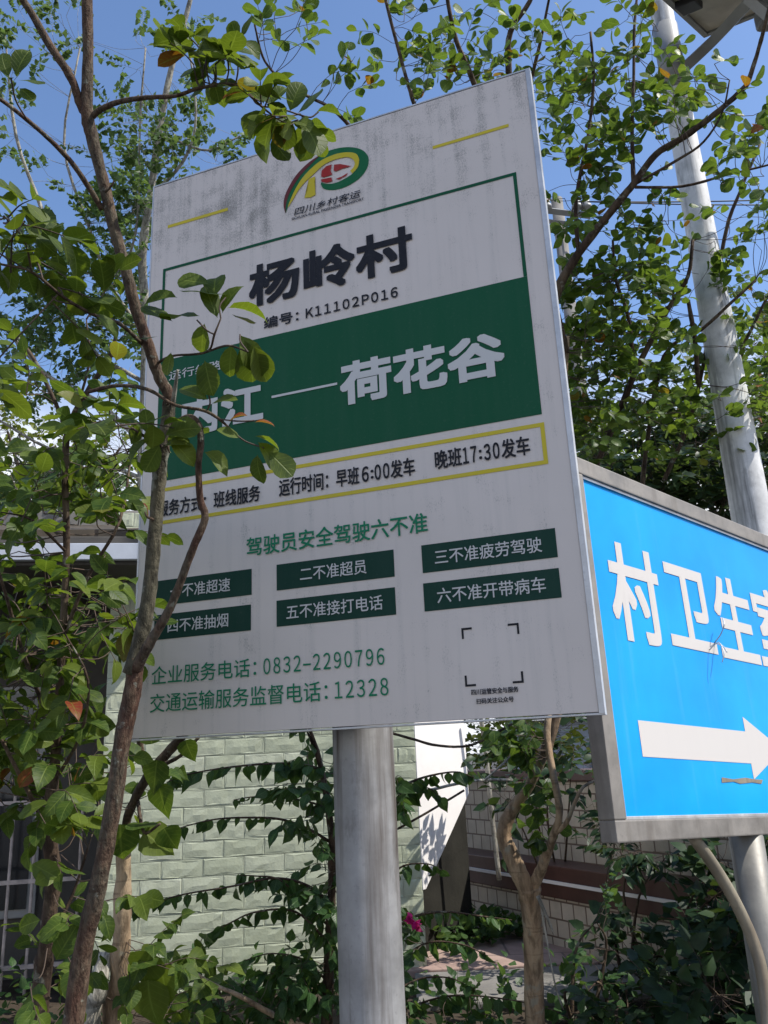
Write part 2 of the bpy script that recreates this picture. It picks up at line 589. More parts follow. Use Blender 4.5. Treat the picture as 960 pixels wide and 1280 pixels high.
# ------------------------------------------------------------------ leaves
SHAPES = {
    # t, half-width (fraction of length)
    'obovate': [(0, 0.0), (0.06, 0.02), (0.22, 0.18), (0.42, 0.29), (0.62, 0.345), (0.80, 0.31), (0.93, 0.17), (1, 0.0)],
    'ovate': [(0, 0.0), (0.05, 0.06), (0.18, 0.27), (0.36, 0.34), (0.56, 0.28), (0.76, 0.15), (0.90, 0.05), (1, 0.0)],
    'heart': [(0, 0.0), (0.03, 0.24), (0.16, 0.42), (0.36, 0.44), (0.58, 0.33), (0.78, 0.17), (0.92, 0.05), (1, 0.0)],
    'oval': [(0, 0.0), (0.06, 0.06), (0.22, 0.24), (0.42, 0.32), (0.62, 0.31), (0.80, 0.22), (0.93, 0.10), (1, 0.0)],
    'lance': [(0, 0.0), (0.10, 0.05), (0.28, 0.12), (0.50, 0.14), (0.72, 0.10), (0.9, 0.04), (1, 0.0)],
    'fan': [(0, 0.0), (0.3, 0.05), (0.62, 0.36), (0.86, 0.46), (1, 0.0)],
    'round3': [(0, 0.0), (0.30, 0.24), (0.68, 0.30), (1, 0.0)],
    'ovate3': [(0, 0.0), (0.22, 0.30), (0.58, 0.24), (1, 0.0)],
}


def leaf_template(shape, fold=0.22, curl=0.18):
    rows = SHAPES[shape]
    v, f, uv = [], [], []
    v.append((0, 0, 0))
    uv.append((0, 0))
    for (t, w) in rows[1:-1]:
        z = -curl * t * t
        for s in (-1, 0, 1):
            v.append((t, s * w, z + (fold * w if s else 0)))
            uv.append((t, s))
    t = 1
    v.append((1, 0, -curl * 1.15))
    uv.append((1, 0))
    n = len(rows) - 2
    f += [(0, 2, 1), (0, 3, 2)]
    for i in range(n - 1):
        a = 1 + 3 * i
        b = a + 3
        f += [(a, a + 1, b + 1, b), (a + 1, a + 2, b + 2, b + 1)]
    a = 1 + 3 * (n - 1)
    e = len(v) - 1
    f += [(a, a + 1, e), (a + 1, a + 2, e)]
    return np.array(v, float), f, np.array(uv, float)


class Leaves:
    def __init__(s, shape, fold=0.22, curl=0.2):
        s.tv, s.tf, s.tuv = leaf_template(shape, fold, curl)
        s.p, s.d, s.n, s.l, s.t = [], [], [], [], []

    def add(s, p, d, n, l, tint=None):
        s.p.append(p)
        s.d.append(d)
        s.n.append(n)
        s.l.append(l)
        s.t.append(rng.random() if tint is None else tint)

    def mesh(s, name):
        N = len(s.p)
        p, d, n = map(np.array, (s.p, s.d, s.n))
        l = np.array(s.l)
        x = d / (np.linalg.norm(d, axis=1)[:, None] + 1e-9)
        z = n - (n * x).sum(1)[:, None] * x
        z /= np.linalg.norm(z, axis=1)[:, None] + 1e-9
        y = np.cross(z, x)
        k = len(s.tv)
        wid = rng.uniform(0.85, 1.2, N)
        cu = rng.uniform(-0.4, 2.0, N)
        be = rng.normal(0, 0.10, N)
        tw = rng.normal(0, 0.35, N)
        X, Y, Z = s.tv[None, :, 0], s.tv[None, :, 1] * wid[:, None], s.tv[None, :, 2] * cu[:, None]
        Y2 = Y + be[:, None] * X * X
        Z2 = Z + tw[:, None] * X * Y + 0.02 * np.sin(X * 9 + tw[:, None] * 20) * (np.abs(Y) > 0.05)
        V = (p[:, None, :] + l[:, None, None] * (X[:, :, None] * x[:, None, :]
             + Y2[:, :, None] * y[:, None, :]
             + Z2[:, :, None] * z[:, None, :])).reshape(-1, 3)
        me = bpy.data.meshes.new(name)
        loops = np.concatenate([np.array(f) for f in s.tf])
        sizes = np.array([len(f) for f in s.tf])
        nl = len(loops)
        nf = len(sizes)
        L = (loops[None, :] + (np.arange(N) * k)[:, None]).reshape(-1)
        me.vertices.add(len(V))
        me.vertices.foreach_set('co', V.reshape(-1))
        me.loops.add(nl * N)
        me.loops.foreach_set('vertex_index', L.astype(np.int32))
        me.polygons.add(nf * N)
        st = np.concatenate([[0], np.cumsum(sizes)[:-1]])
        me.polygons.foreach_set('loop_start', (st[None, :] + (np.arange(N) * nl)[:, None]).reshape(-1).astype(np.int32))
        me.update(calc_edges=True)
        me.polygons.foreach_set('use_smooth', [True] * len(me.polygons))
        at = me.attributes.new('tint', 'FLOAT', 'POINT')
        at.data.foreach_set('value', np.repeat(np.array(s.t), k).astype(np.float32))
        av = me.attributes.new('luv', 'FLOAT_VECTOR', 'POINT')
        uv = np.zeros((N, k, 3), np.float32)
        uv[:, :, :2] = s.tuv[None]
        av.data.foreach_set('vector', uv.reshape(-1))
        me.validate()
        me.update()
        return me


UP = np.array([0, 0, 1.0])


def rdir():
    return unit(rng.normal(0, 1, 3))


class Plant:
    """a plant: limbs (tubes), fine twigs and leaves; all leaves hang on twigs joined to the limbs"""

    def __init__(s, shape, fold=0.22, curl=0.2):
        s.limbs = []          # (MB, material, part name)
        s.tw = MB()
        s.lv = Leaves(shape, fold, curl)
        s.nodes = []

    def limb(s, pts, rads, mat, name='branch', k=8, wob=0.05, n=6, node=True):
        q = spline(np.column_stack([np.asarray(pts, float), np.asarray(rads, float)]), n)
        mb = MB()
        mb.tube(q[:, :3], np.maximum(q[:, 3], 0.0012), k, True, wob)
        s.limbs.append((mb, mat, name))
        if node:
            s.nodes += list(q[:, :3])
        return q[:, :3]

    def pxlimb(s, pix, wpx, mat, name='branch', **kw):
        """pix: (px, py, depth) list; wpx: widths in photo pixels"""
        pts = [P(*a) for a in pix]
        rad = [w * a[2] / FPX / 2 for w, a in zip(np.broadcast_to(wpx, (len(pix),)), pix)]
        return s.limb(pts, rad, mat, name, **kw)

    def twig(s, a, b, nl, ll, droop=0.0, spread=0.9, rad=0.0014, upn=0.8, tint=None, start=0.25, k=4, opposite=True, tlow=0, thigh=1):
        a, b = np.asarray(a, float), np.asarray(b, float)
        L = np.linalg.norm(b - a)
        m = (a + b) / 2 + rdir() * L * 0.08 + UP * L * 0.06
        q = spline([a, m, b], 4)
        s.tw.tube(q, np.linspace(rad, rad * 0.5, len(q)), k, False)
        d0 = unit(b - a)
        side = unit(np.cross(d0, UP + rdir() * 0.4))
        for i in range(nl):
            t = start + (1 - start) * (i + 0.5) / nl
            j = t * (len(q) - 1)
            i0 = min(int(j), len(q) - 2)
            p = q[i0] + (q[i0 + 1] - q[i0]) * (j - i0)
            sg = 1 if i % 2 else -1
            last = i == nl - 1
            d = d0 * (0.55 if not last else 1.4) + side * sg * spread * (0 if last else 1) + rdir() * 0.35 - UP * droop
            nn = UP * upn + rdir() * 0.55 + np.array([0, -0.25, 0])
            tt = None if tint is None else np.clip(rng.normal(tint, 0.16), 0, 0.9)
            if tt is None:
                tt = tlow + (thigh - tlow) * rng.random()
            s.lv.add(p, unit(d), unit(nn), ll * rng.uniform(0.62, 1.12), tt)

    def near(s, p):
        N = np.array(s.nodes)
        return N[np.argmin(((N - p) ** 2).sum(1))]

    def fill(s, px, py, rx, ry, dep, ddep, ntw, nl, ll, tl=0.16, connect=True, maxlen=0.9, dirb=None, **kw):
        """twigs scattered through an ellipsoid, each joined by a thin stem to the nearest limb"""
        for _ in range(ntw):
            while True:
                q = rng.uniform(-1, 1, 3)
                if q @ q < 1:
                    break
            c = P(px + q[0] * rx, py + q[1] * ry, dep + q[2] * ddep)
            if connect:
                a = s.near(c)
                d = c - a
                D = np.linalg.norm(d)
                dd = unit(unit(d) * 0.7 + rdir() * 0.7 + UP * 0.15) if dirb is None else unit(np.asarray(dirb) + rdir() * 0.5)
                if 0.03 < D < max(maxlen, 2.5):
                    mid = a + d * 0.55 + rdir() * D * 0.10 - UP * D * 0.04
                    st = spline([a, mid, c], 4)
                    s.tw.tube(st, np.linspace(0.0011 + 0.0022 * min(D, 1), 0.0013, len(st)), 4, False)
            else:
                dd = unit(rdir() + UP * 0.2)
            s.twig(c, c + dd * tl * rng.uniform(0.7, 1.3), nl + rng.integers(-1, 2), ll, **kw)

    def build(s, root, leafmat, twigmat, leafname='foliage', twname='twigs'):
        names = {}
        for mb, mat, name in s.limbs:
            ob(name, mb, mat, root, True)
        if s.tw.n:
            ob(twname, s.tw, twigmat, root, True)
        if s.lv.p:
            link(leafname, s.lv.mesh(leafname), leafmat, root)


# ================================================================== THE SETTING
g = MB()
g.box((-150, -60, -0.5), (150, 240, 0.0))
tag(ob('ground', g, M['asphalt']), kind='structure')
# raised garden behind the signs
g = MB()
g.box((-6.0, 3.05, -0.3), (7.0, 14.0, 0.42))
tag(ob('garden_bed', g, M['soil'], bevel=0.02), kind='structure')
# pink paved patch and the grey step in front of it
a1 = onz(500, 1166, 0.45)
a2 = onz(668, 1195, 0.45)
g = MB()
g.box((-0.35, 4.95, 0.40), (1.05, 6.3, 0.455))
tag(ob('paving', g, M['pinkpave'], bevel=0.006), kind='structure')
g = MB()
g.box((0.05, 4.35, 0.38), (1.18, 4.93, 0.45))
tag(ob('concrete_step', g, M['concrete'], bevel=0.012), kind='structure')

# ------------------------------------------------------------------ house
FY = R(10)
eF = np.array([math.cos(FY), math.sin(FY), 0])
nF = np.array([math.sin(FY), -math.cos(FY), 0])
FR = P(523, 1000, 4.75)
FR[2] = 0.0
uL = float((onpl(131, 900, FR, nF) - FR) @ eF)     # left end of the tiled wall (negative)
house = thing('house', 'pale green tiled village house with grey recess and white fascia behind the white sign', 'house', FR + eF * uL / 2)
XF = np.array([eF, -nF, UP])      # local x along wall, y into house, z up


def FW(x, y, z):
    return FR + eF * x - nF * y + UP * z


def frame_matrix(o, x, y, z):
    m = Matrix.Identity(4)
    for i in range(3):
        m[i][0], m[i][1], m[i][2], m[i][3] = x[i], y[i], z[i], o[i]
    return m


MF = frame_matrix(FR, eF, -nF, UP)
TOPW = 3.0
g = MB()
g.box((uL, 0.0045, 0.35), (0, 0.24, TOPW))
wall = ob('wall', g, M['grout'], house, M=MF)
# split-face tiles as real relief in one mesh
TW, TH, J = 0.222, 0.090, 0.003
v, f, tint = [], [], []
row = 0
z = 0.36
while z < TOPW - 0.02:
    x = uL - (TW / 2 if row % 2 else 0)
    while x < -0.01:
        x0, x1 = max(x, uL) + J / 2, min(x + TW, 0) - J / 2
        if x1 - x0 > 0.03:
            nb = len(v)
            z0, z1 = z + J / 2, z + TH - J / 2
            b = 0.009
            nx, nz = 5, 2
            ring = [(x0, z0), (x1, z0), (x1, z1), (x0, z1)]
            v += [(a, 0.007, c) for a, c in ring]
            v += [(a, 0.0012, c) for a, c in ring]
            tl = rng.random()
            grid = []
            for jz in range(nz + 1):
                for ix in range(nx + 1):
                    gx = x0 + b + (x1 - x0 - 2 * b) * ix / nx
                    gz = z0 + b + (z1 - z0 - 2 * b) * jz / nz
                    edge = jz in (0, nz) or ix in (0, nx)
                    grid.append((gx + rng.normal(0, 0.002), -(0.0 if edge else 0.002) + rng.normal(0, 0.0012), gz + rng.normal(0, 0.0025)))
            v += grid
            G = lambda i, j: nb + 8 + j * (nx + 1) + i
            for i in range(4):
                q = (i + 1) % 4
                f.append((nb + i, nb + q, nb + 4 + q, nb + 4 + i))
            for j in range(nz):
                for i in range(nx):
                    f.append((G(i, j), G(i + 1, j), G(i + 1, j + 1), G(i, j + 1)))
            f.append(tuple([nb + 4, nb + 5] + [G(i, 0) for i in range(nx, -1, -1)]))
            f.append(tuple([nb + 6, nb + 7] + [G(i, nz) for i in range(0, nx + 1)]))
            f.append(tuple([nb + 5, nb + 6] + [G(nx, j) for j in range(nz, -1, -1)]))
            f.append(tuple([nb + 7, nb + 4] + [G(0, j) for j in range(0, nz + 1)]))
            tint += [tl] * (len(v) - nb)
        x += TW
    z += TH
    row += 1
me = bpy.data.meshes.new('tile_cladding')
me.from_pydata(v, [], f)
at = me.attributes.new('tint', 'FLOAT', 'POINT')
at.data.foreach_set('value', tint)
link('tile_cladding', me, M['tile'], house, MF)
# recess to the left: return wall, back wall, window with grille
g = MB()
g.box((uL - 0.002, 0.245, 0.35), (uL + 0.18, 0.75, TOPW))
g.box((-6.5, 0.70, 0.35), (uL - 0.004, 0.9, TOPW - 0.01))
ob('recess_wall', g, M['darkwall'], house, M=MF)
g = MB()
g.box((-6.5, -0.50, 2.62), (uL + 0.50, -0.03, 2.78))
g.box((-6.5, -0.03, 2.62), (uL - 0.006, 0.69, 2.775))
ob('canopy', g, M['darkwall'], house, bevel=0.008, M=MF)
g = MB()
g.box((-6.5, -0.545, 2.64), (uL + 0.505, -0.504, 2.73))
ob('fascia', g, M['fascia'], house, bevel=0.004, M=MF)
# low tiled roof above the canopy
g = MB()
g.add([(-6.6, -0.45, 2.79), (uL + 0.2, -0.45, 2.79), (uL + 0.2, 1.1, 3.25), (-6.6, 1.1, 3.25),
       (-6.6, -0.45, 2.83), (uL + 0.2, -0.45, 2.83), (uL + 0.2, 1.1, 3.29), (-6.6, 1.1, 3.29)],
      [(3, 2, 1, 0), (4, 5, 6, 7), (0, 1, 5, 4), (1, 2, 6, 5), (2, 3, 7, 6), (3, 0, 4, 7)])
ob('roof', g, M['roof'], house, M=MF)
g = MB()
g.box((-6.6, 1.08, 3.22), (uL + 0.2, 1.3, 3.40))
ob('roof_ridge', g, M['concrete'], house, bevel=0.02, M=MF)
g = MB()
win = MB()
win.box((-2.6, 0.66, 0.75), (uL - 0.45, 0.72, 2.1))
wo_ = ob('window', win, M['greypaint'], house, bevel=0.006, M=MF)
g.box((-2.55, 0.650, 0.80), (uL - 0.50, 0.657, 2.05))
ob('pane', g, M['glass'], wo_, M=MF)
# the security grille stands out in front of the recess, seen low on the left
g = MB()
gx0, gx1 = -2.75, float((onpl(98, 1150, FW(0, 0.30, 0), nF) - FR) @ eF)
for zz in (0.55, 0.98, 1.40):
    g.box((gx0, 0.29, zz), (gx1, 0.31, zz + 0.022))
x = gx1 - 0.01
while x > gx0:
    g.tube([(x, 0.30, 0.42), (x, 0.30, 1.46)], 0.009, 8)
    x -= 0.125
ob('window_grille', g, M['bars'], house, M=MF)

# white chamfer wall at the house corner and a block behind it, coloured dark for shade
dC = unit([0.60, 0.80, 0])
nC = np.array([dC[1], -dC[0], 0])
c0 = FR + nF * 0.002
q_end = onpl(584, 960, c0, nC)
LC = float((q_end - c0) @ dC)
MC = frame_matrix(c0, dC, -nC, UP)
zA = onpl(531, 1112, c0, nC)[2]
zB = onpl(586, 992, c0, nC)[2]
g = MB()
pr = [(0, 3.05), (0, zA), (0.03, zA), (LC, zB), (LC, 3.05)]
g.add([(a, 0.0, b) for a, b in pr] + [(a, 0.18, b) for a, b in pr],
      [(0, 1, 2, 3, 4), (9, 8, 7, 6, 5)] + [(i, i + 5, (i + 1) % 5 + 5, (i + 1) % 5) for i in range(5)])
ob('plaster_wall', g, M['plaster'], house, bevel=0.004, M=MC)
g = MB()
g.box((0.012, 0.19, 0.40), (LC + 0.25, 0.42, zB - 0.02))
ob('shade_block', g, M['shadeconcrete'], house, bevel=0.01, M=MC)

# ------------------------------------------------------------------ garden wall with ledge
GA = onz(590, 1068, 0.9)
GB = onz(852, 1105, 0.9)
eG = unit(GB - GA)
nG = unit(np.array([eG[1], -eG[0], 0]))
if nG[1] > 0:
    nG = -nG
MG = frame_matrix(GA * np.array([1, 1, 0]), eG, -nG, UP)
gw = thing('garden_wall', 'cream tiled garden wall with dark red ledge behind the slender tan trunk', 'wall', GA * np.array([1, 1, 0]) + eG * 1.5)
ztop = onpl(600, 976, GA + nG * -0.17, nG)[2]
g = MB()
g.box((-1.2, 0.20, 0.3), (5.0, 0.36, ztop))
ob('wall', g, M['cream'], gw, bevel=0.004, M=MG)
g = MB()
g.box((-1.2, 0.17, ztop + 0.003), (5.0, 0.40, ztop + 0.07))
ob('coping', g, M['maroonstone'], gw, bevel=0.008, M=MG)
g = MB()
g.box((-1.2, 0.003, 0.72), (5.0, 0.197, 0.90))
ob('ledge', g, M['maroonstone'], gw, bevel=0.006, M=MG)
g = MB()
g.box((-1.2, 0.03, 0.3), (5.0, 0.19, 0.717))
ob('riser', g, M['cream'], gw, M=MG)
g = MB()
g.box((-1.2, -0.012, 0.80), (5.0, 0.0, 0.818))
ob('ledge_highlight', g, M['plaster'], gw, M=MG)  # white strip stands in for the highlight along the ledge

# leaning white pipe in front of the garden wall
g = MB()
pp = [P(598, 880, 5.25), P(606, 930, 5.2), P(614, 1010, 5.1), P(624, 1100, 5.0)]
g.tube(spline(pp, 5), 0.0155, 10)
tag(ob('drain_pipe', g, M['barkpale'], None, True), 'slim pale pipe leaning against the cream tiled garden wall', 'pipe')

# far shed behind the garden wall
sh = thing('shed', 'small blue grey shed with dark blue door beyond the garden wall', 'shed', P(735, 1000, 8.5) * np.array([1, 1, 0]))
g = MB()
sp = P(735, 1000, 8.5)
g.box((-0.55, 0, 0), (2.2, 1.6, 1.85), None, (sp[0], sp[1], 0.0))
ob('wall', g, M['bluegrey'], sh)
g = MB()
g.add(np.array([(-0.65, -0.12, 1.85), (2.3, -0.12, 1.85), (2.3, 1.7, 2.1), (-0.65, 1.7, 2.1), (-0.65, -0.12, 1.92), (2.3, -0.12, 1.92), (2.3, 1.7, 2.17), (-0.65, 1.7, 2.17)])
      + np.array([sp[0], sp[1], 0]), [(3, 2, 1, 0), (4, 5, 6, 7), (0, 1, 5, 4), (1, 2, 6, 5), (2, 3, 7, 6), (3, 0, 4, 7)])
ob('roof', g, M['concrete'], sh)
g = MB()
g.box((0.08, -0.03, 0.3), (0.7, -0.004, 1.6), None, (sp[0], sp[1], 0))
ob('door', g, M['farroof'], sh)

# ================================================================== MAIN SIGN
SY = R(19.682416941371866)
SW, SH = 1.2415, 1.7624
dS = np.array([math.cos(SY), -math.sin(SY), 0])
nS = np.array([-math.sin(SY), -math.cos(SY), 0])
SBL = np.array([-0.71156406, 2.27654505, 1.6598])
MS = frame_matrix(SBL, dS, -nS, UP)     # local: x along the board, y into it, z up


def suv(px, py):
    q = onpl(px, py, SBL, nS) - SBL
    return float(q @ dS), float(q[2])


pc = onpl(454.5, 950, SBL - nS * 0.155, nS)
sign = thing('bus_stop_sign', 'tall white and green village bus stop board on thick grey pole', 'sign', (pc[0], pc[1], 0))
g = MB()
g.box((0.004, 0, 0.004), (SW - 0.004, 0.028, SH - 0.004))
ob('panel', g, M['white'], sign, M=MS)
g = MB()
T = 0.004
g.box((SW - T + 0.0005, -0.0025, 0), (SW + 0.010, 0.034, SH))
g.box((-0.002, -0.0008, 0), (T - 0.0005, 0.032, SH))
g.box((-0.002, -0.0008, SH - T + 0.0025), (SW + 0.010, 0.0345, SH + 0.003))
g.box((-0.002, -0.0008, -0.003), (SW + 0.010, 0.0345, T - 0.0025))
ob('edge_trim', g, M['alu'], sign, bevel=0.0006, M=MS)
g = MB()
rp = float((pc - SBL) @ dS)
PR = 0.0795
g.tube([(pc[0], pc[1], z) for z in (0, 0.6, 1.2, 1.8, 2.4, 2.9)], PR, 40)
pole = ob('pole', g, M['galv'], sign, True)
for pl in pole.data.polygons:
    if len(pl.vertices) > 4:
        pl.use_smooth = False
g = MB()
g.tube([(pc[0], pc[1], 2.9), (pc[0], pc[1], 2.915)], PR + 0.004, 40)
ob('pole_cap', g, M['galv'], sign)
for zz in (0.25, 1.05, 1.45 - 0.02):
    g = MB()
    g.box((0.06, 0.036, zz), (SW - 0.06, 0.075, zz + 0.04))
    ob('back_rail', g, M['galv'], sign, M=MS)
    g = MB()
    c_ = [(rp + math.cos(t) * (PR + 0.003), 0.155 + math.sin(t) * (PR + 0.003), zz + 0.02) for t in np.linspace(-0.45, math.pi + 0.45, 18)]
    g.tube(c_, 0.005, 6)
    if zz < 1.2:
        ob('pole_clamp', g, M['galv'], sign, True, M=MS)


def sheet(name, polys, mat, parent, lift, Mx, label=None):
    """flat vinyl: polygons in board coordinates"""
    bm = bmesh.new()
    for poly in polys:
        vs = [bm.verts.new((a, -lift, b)) for a, b in poly]
        bm.faces.new(vs)
    bmesh.ops.triangulate(bm, faces=bm.faces[:])
    bmesh.ops.recalc_face_normals(bm, faces=bm.faces)
    bm.normal_update()
    for fc in bm.faces:
        if fc.normal.y > 0:
            fc.normal_flip()
    me = bpy.data.meshes.new(name)
    bm.to_mesh(me)
    bm.free()
    o = link(name, me, mat, parent, Mx)
    if label:
        o['label'] = label
    return o


def rect(x0, z0, x1, z1):
    return [(x0, z0), (x1, z0), (x1, z1), (x0, z1)]


def border(x0, z0, x1, z1, w, sides='lrtb'):
    o = []
    if 'l' in sides:
        o.append(rect(x0, z0, x0 + w, z1))
    if 'r' in sides:
        o.append(rect(x1 - w, z0, x1, z1))
    if 't' in sides:
        o.append(rect(x0 + w, z1 - w, x1 - w, z1))
    if 'b' in sides:
        o.append(rect(x0 + w, z0, x1 - w, z0 + w))
    return o


DG = bpy.context.evaluated_depsgraph_get()


def text_mesh(body, space=1.0):
    c = bpy.data.curves.new('lettering', 'FONT')
    c.body = body
    c.space_character = space
    c.resolution_u = 3
    o = bpy.data.objects.new('lettering', c)
    COL.objects.link(o)
    DG.update()
    me = bpy.data.meshes.new_from_object(o.evaluated_get(bpy.context.evaluated_depsgraph_get()))
    bpy.data.objects.remove(o)
    bpy.data.curves.remove(c)
    co = np.array([v.co[:] for v in me.vertices])
    f = [tuple(p.vertices) for p in me.polygons]
    bpy.data.meshes.remove(me)
    return co, f


FULL = str.maketrans({chr(i): chr(i + 0xFEE0) for i in range(0x21, 0x7F)})


def text(body, x0, z0, x1, z1, mat, parent, Mx, lift=0.0032, bold=0.0, shear=0.0, space=1.0, label=None):
    """one line of writing fitted to a box on the board; body may be a list of (string, x0, x1) runs;
    heavier weights are stacked, slightly shifted layers of the same glyphs"""
    runs = body if isinstance(body, list) else [(body, x0, x1)]
    mb = MB()
    for run in runs:
        st, a, b = run[:3]
        rz0, rz1 = (z0, z1) if len(run) == 3 else (z0 + run[3] * (z1 - z0), z0 + run[4] * (z1 - z0))
        narrow = st not in ':-' and ' ' not in st and all(ord(ch) < 0x7F for ch in st) and not st.isalpha()
        co, f = text_mesh(st.translate(FULL) if narrow else st, 0.56 if narrow else space)
        lo, hi = co.min(0), co.max(0)
        sxx, szz = (b - a) / (hi[0] - lo[0]), (rz1 - rz0) / (hi[1] - lo[1])
        zz0, kz = rz0, szz
        if narrow:                       # figures stand a little lower than the ideographs
            zz0, kz = rz0 + 0.06 * (rz1 - rz0), szz * 0.86
        X = a + (co[:, 0] - lo[0]) * sxx
        Z = zz0 + (co[:, 1] - lo[1]) * kz
        X = X + shear * (Z - z0)
        w = bold * (0.045 if z1 - z0 < 0.055 else z1 - z0) * 1.05
        gs = (-1, 0, 1) if z1 - z0 < 0.1 else (-1, -0.5, 0, 0.5, 1)
        sh = [(0, 0)] if not bold else [(0, 0)] + [(w * i, w * j) for i in gs for j in gs if max(abs(i), abs(j)) == 1]
        for i, (dx, dz) in enumerate(sh):
            mb.add(np.column_stack([X + dx, np.full(len(X), -lift - i * 0.00003), Z + dz]), f)
    o = link('lettering', mb.mesh('lettering'), mat, parent, Mx)
    if label:
        o['label'] = label
    return o


# fields and lines
LN = 0.0012
band = sheet('green_band', [rect(0.050, 0.725, 1.183, 1.115)], M['green'], sign, LN, MS)
sheet('border_line', border(0.050, 1.1155, 1.183, 1.4385, 0.0095, 'lrt'), M['green'], sign, LN, MS)
sheet('yellow_border', border(0.050, 0.594, 1.186, 0.703, 0.0105, 'lrtb'), M['yellow'], sign, LN, MS)
sheet('yellow_dash', [rect(0.062, 1.586, 0.283, 1.597)], M['yellow'], sign, LN, MS)
sheet('yellow_dash', [rect(0.955, 1.590, 1.176, 1.600)], M['yellow'], sign, LN, MS)
# writing
text('杨岭村', 0.365, 1.226, 0.873, 1.357, M['black'], sign, MS, bold=0.034)
text([('编号：', 0.411, 0.522), ('K11102P016', suv(383, 395)[0], 0.826)], 0.411, 1.141, 0.826, 1.177, M['black'], sign, MS, bold=0.016)
text('运行线路：', 0.087, 1.042, 0.285, 1.073, M['wtext'], band, MS, bold=0.006)
text('内江', 0.140, 0.854, 0.403, 0.972, M['wtext'], band, MS, bold=0.034)
sheet('dash_line', [rect(0.434, 0.916, 0.637, 0.923)], M['wtext'], band, 0.0032, MS)
text('荷花谷', 0.650, 0.854, 1.100, 0.972, M['wtext'], band, MS, bold=0.040)
text('服务方式：班线服务', 0.064, 0.617, 0.396, 0.664, M['black'], sign, MS, bold=0.018)
text([('运行时间：早班', 0.456, suv(449, 590)[0]), ('6', suv(453, 590)[0], suv(461, 590)[0]), (':', suv(464, 590)[0], suv(467, 590)[0], 0.18, 0.66), ('00', suv(469, 590)[0], suv(487, 590)[0]), ('发车', suv(489, 590)[0], 0.846)], 0.456, 0.620, 0.846, 0.668, M['black'], sign, MS, bold=0.018)
text([('晚班', 0.902, suv(577, 570)[0]), ('17', suv(579, 570)[0], suv(596, 570)[0]), (':', suv(599.5, 570)[0], suv(602.5, 570)[0], 0.18, 0.66), ('30', suv(606, 570)[0], suv(625, 570)[0]), ('发车', suv(628, 570)[0], 1.145)], 0.902, 0.625, 1.145, 0.674, M['black'], sign, MS, bold=0.018)
text('驾驶员安全驾驶六不准', 0.355, 0.464, 0.871, 0.516, M['lgreen'], sign, MS, bold=0.014)
for (x0, z0, x1, z1), tx, (ta, tb) in (
        ((0.064, 0.358, 0.370, 0.429), '一不准超速', (0.115, 0.305)),
        ((0.445, 0.361, 0.777, 0.431), '二不准超员', (0.515, 0.702)),
        ((0.851, 0.361, 1.185, 0.432), '三不准疲劳驾驶', (0.885, 1.150)),
        ((0.064, 0.263, 0.368, 0.332), '四不准抽烟', (0.110, 0.300)),
        ((0.444, 0.265, 0.776, 0.334), '五不准接打电话', (0.474, 0.742)),
        ((0.850, 0.265, 1.184, 0.335), '六不准开带病车', (0.885, 1.150))):
    bx = sheet('rule_box', [rect(x0, z0, x1, z1)], M['dkgreen'], sign, LN, MS)
    zc = (z0 + z1) / 2
    text(tx, ta, zc - 0.0185, tb, zc + 0.0185, M['wtext'], bx, MS, bold=0.006)
text([('企业服务电话：', 0.063, suv(321, 830)[0]), ('0832', suv(330, 838)[0], suv(376.5, 832)[0]), ('-', suv(379.5, 832)[0], suv(389, 831)[0], 0.36, 0.44), ('2290796', suv(392, 831)[0], 0.740)], 0.063, 0.142, 0.740, 0.190, M['lgreen'], sign, MS, bold=0.005)
text([('交通运输服务监督电话：', 0.061, suv(410, 865)[0]), ('12328', suv(419, 865)[0], 0.747)], 0.061, 0.068, 0.747, 0.117, M['lgreen'], sign, MS, bold=0.005)
# bracket marks (the square code itself is left out) and its caption
br = []
bw, bl = 0.005, 0.026
for sx_, xx in ((1, 0.939), (-1, 1.078)):
    for sz_, zz in ((1, 0.078), (-1, 0.216)):
        a, b = sorted((xx, xx + sx_ * bl))
        c, d = sorted((zz, zz + sz_ * bw))
        br.append(rect(a, c, b, d))
        a, b = sorted((xx, xx + sx_ * bw))
        c, d = sorted((zz + sz_ * bw, zz + sz_ * bl))
        br.append(rect(a, c, b, d))
for k in range(4):
    sheet('corner_bracket', br[2 * k:2 * k + 2], M['black'], sign, LN, MS)
text('四川运管安全与服务', 0.953, 0.058, 1.064, 0.071, M['black'], sign, MS, bold=0.006)
text('扫码关注公众号', 0.963, 0.037, 1.051, 0.049, M['black'], sign, MS, bold=0.006)


# emblem: traced outline in photo pixels of the (180,80)+1/3.2 enlargement, laid on the board
def zpx(pts):
    return [suv(180 + a / 3.2, 80 + b / 3.2) for a, b in pts]


def smooth_poly(pts, n=5):
    return [tuple(q) for q in spline(zpx(pts), n)]


def zq(pts):
    return [suv(340 + a / 6.857, 170 + b / 6.857) for a, b in pts]


def ribbon(a, b, n=5):
    """quads between two traced edges with the same number of points"""
    A, B = spline(zq(a), n), spline(zq(b), n)
    return [[tuple(A[i]), tuple(A[i + 1]), tuple(B[i + 1]), tuple(B[i])] for i in range(len(A) - 1)]


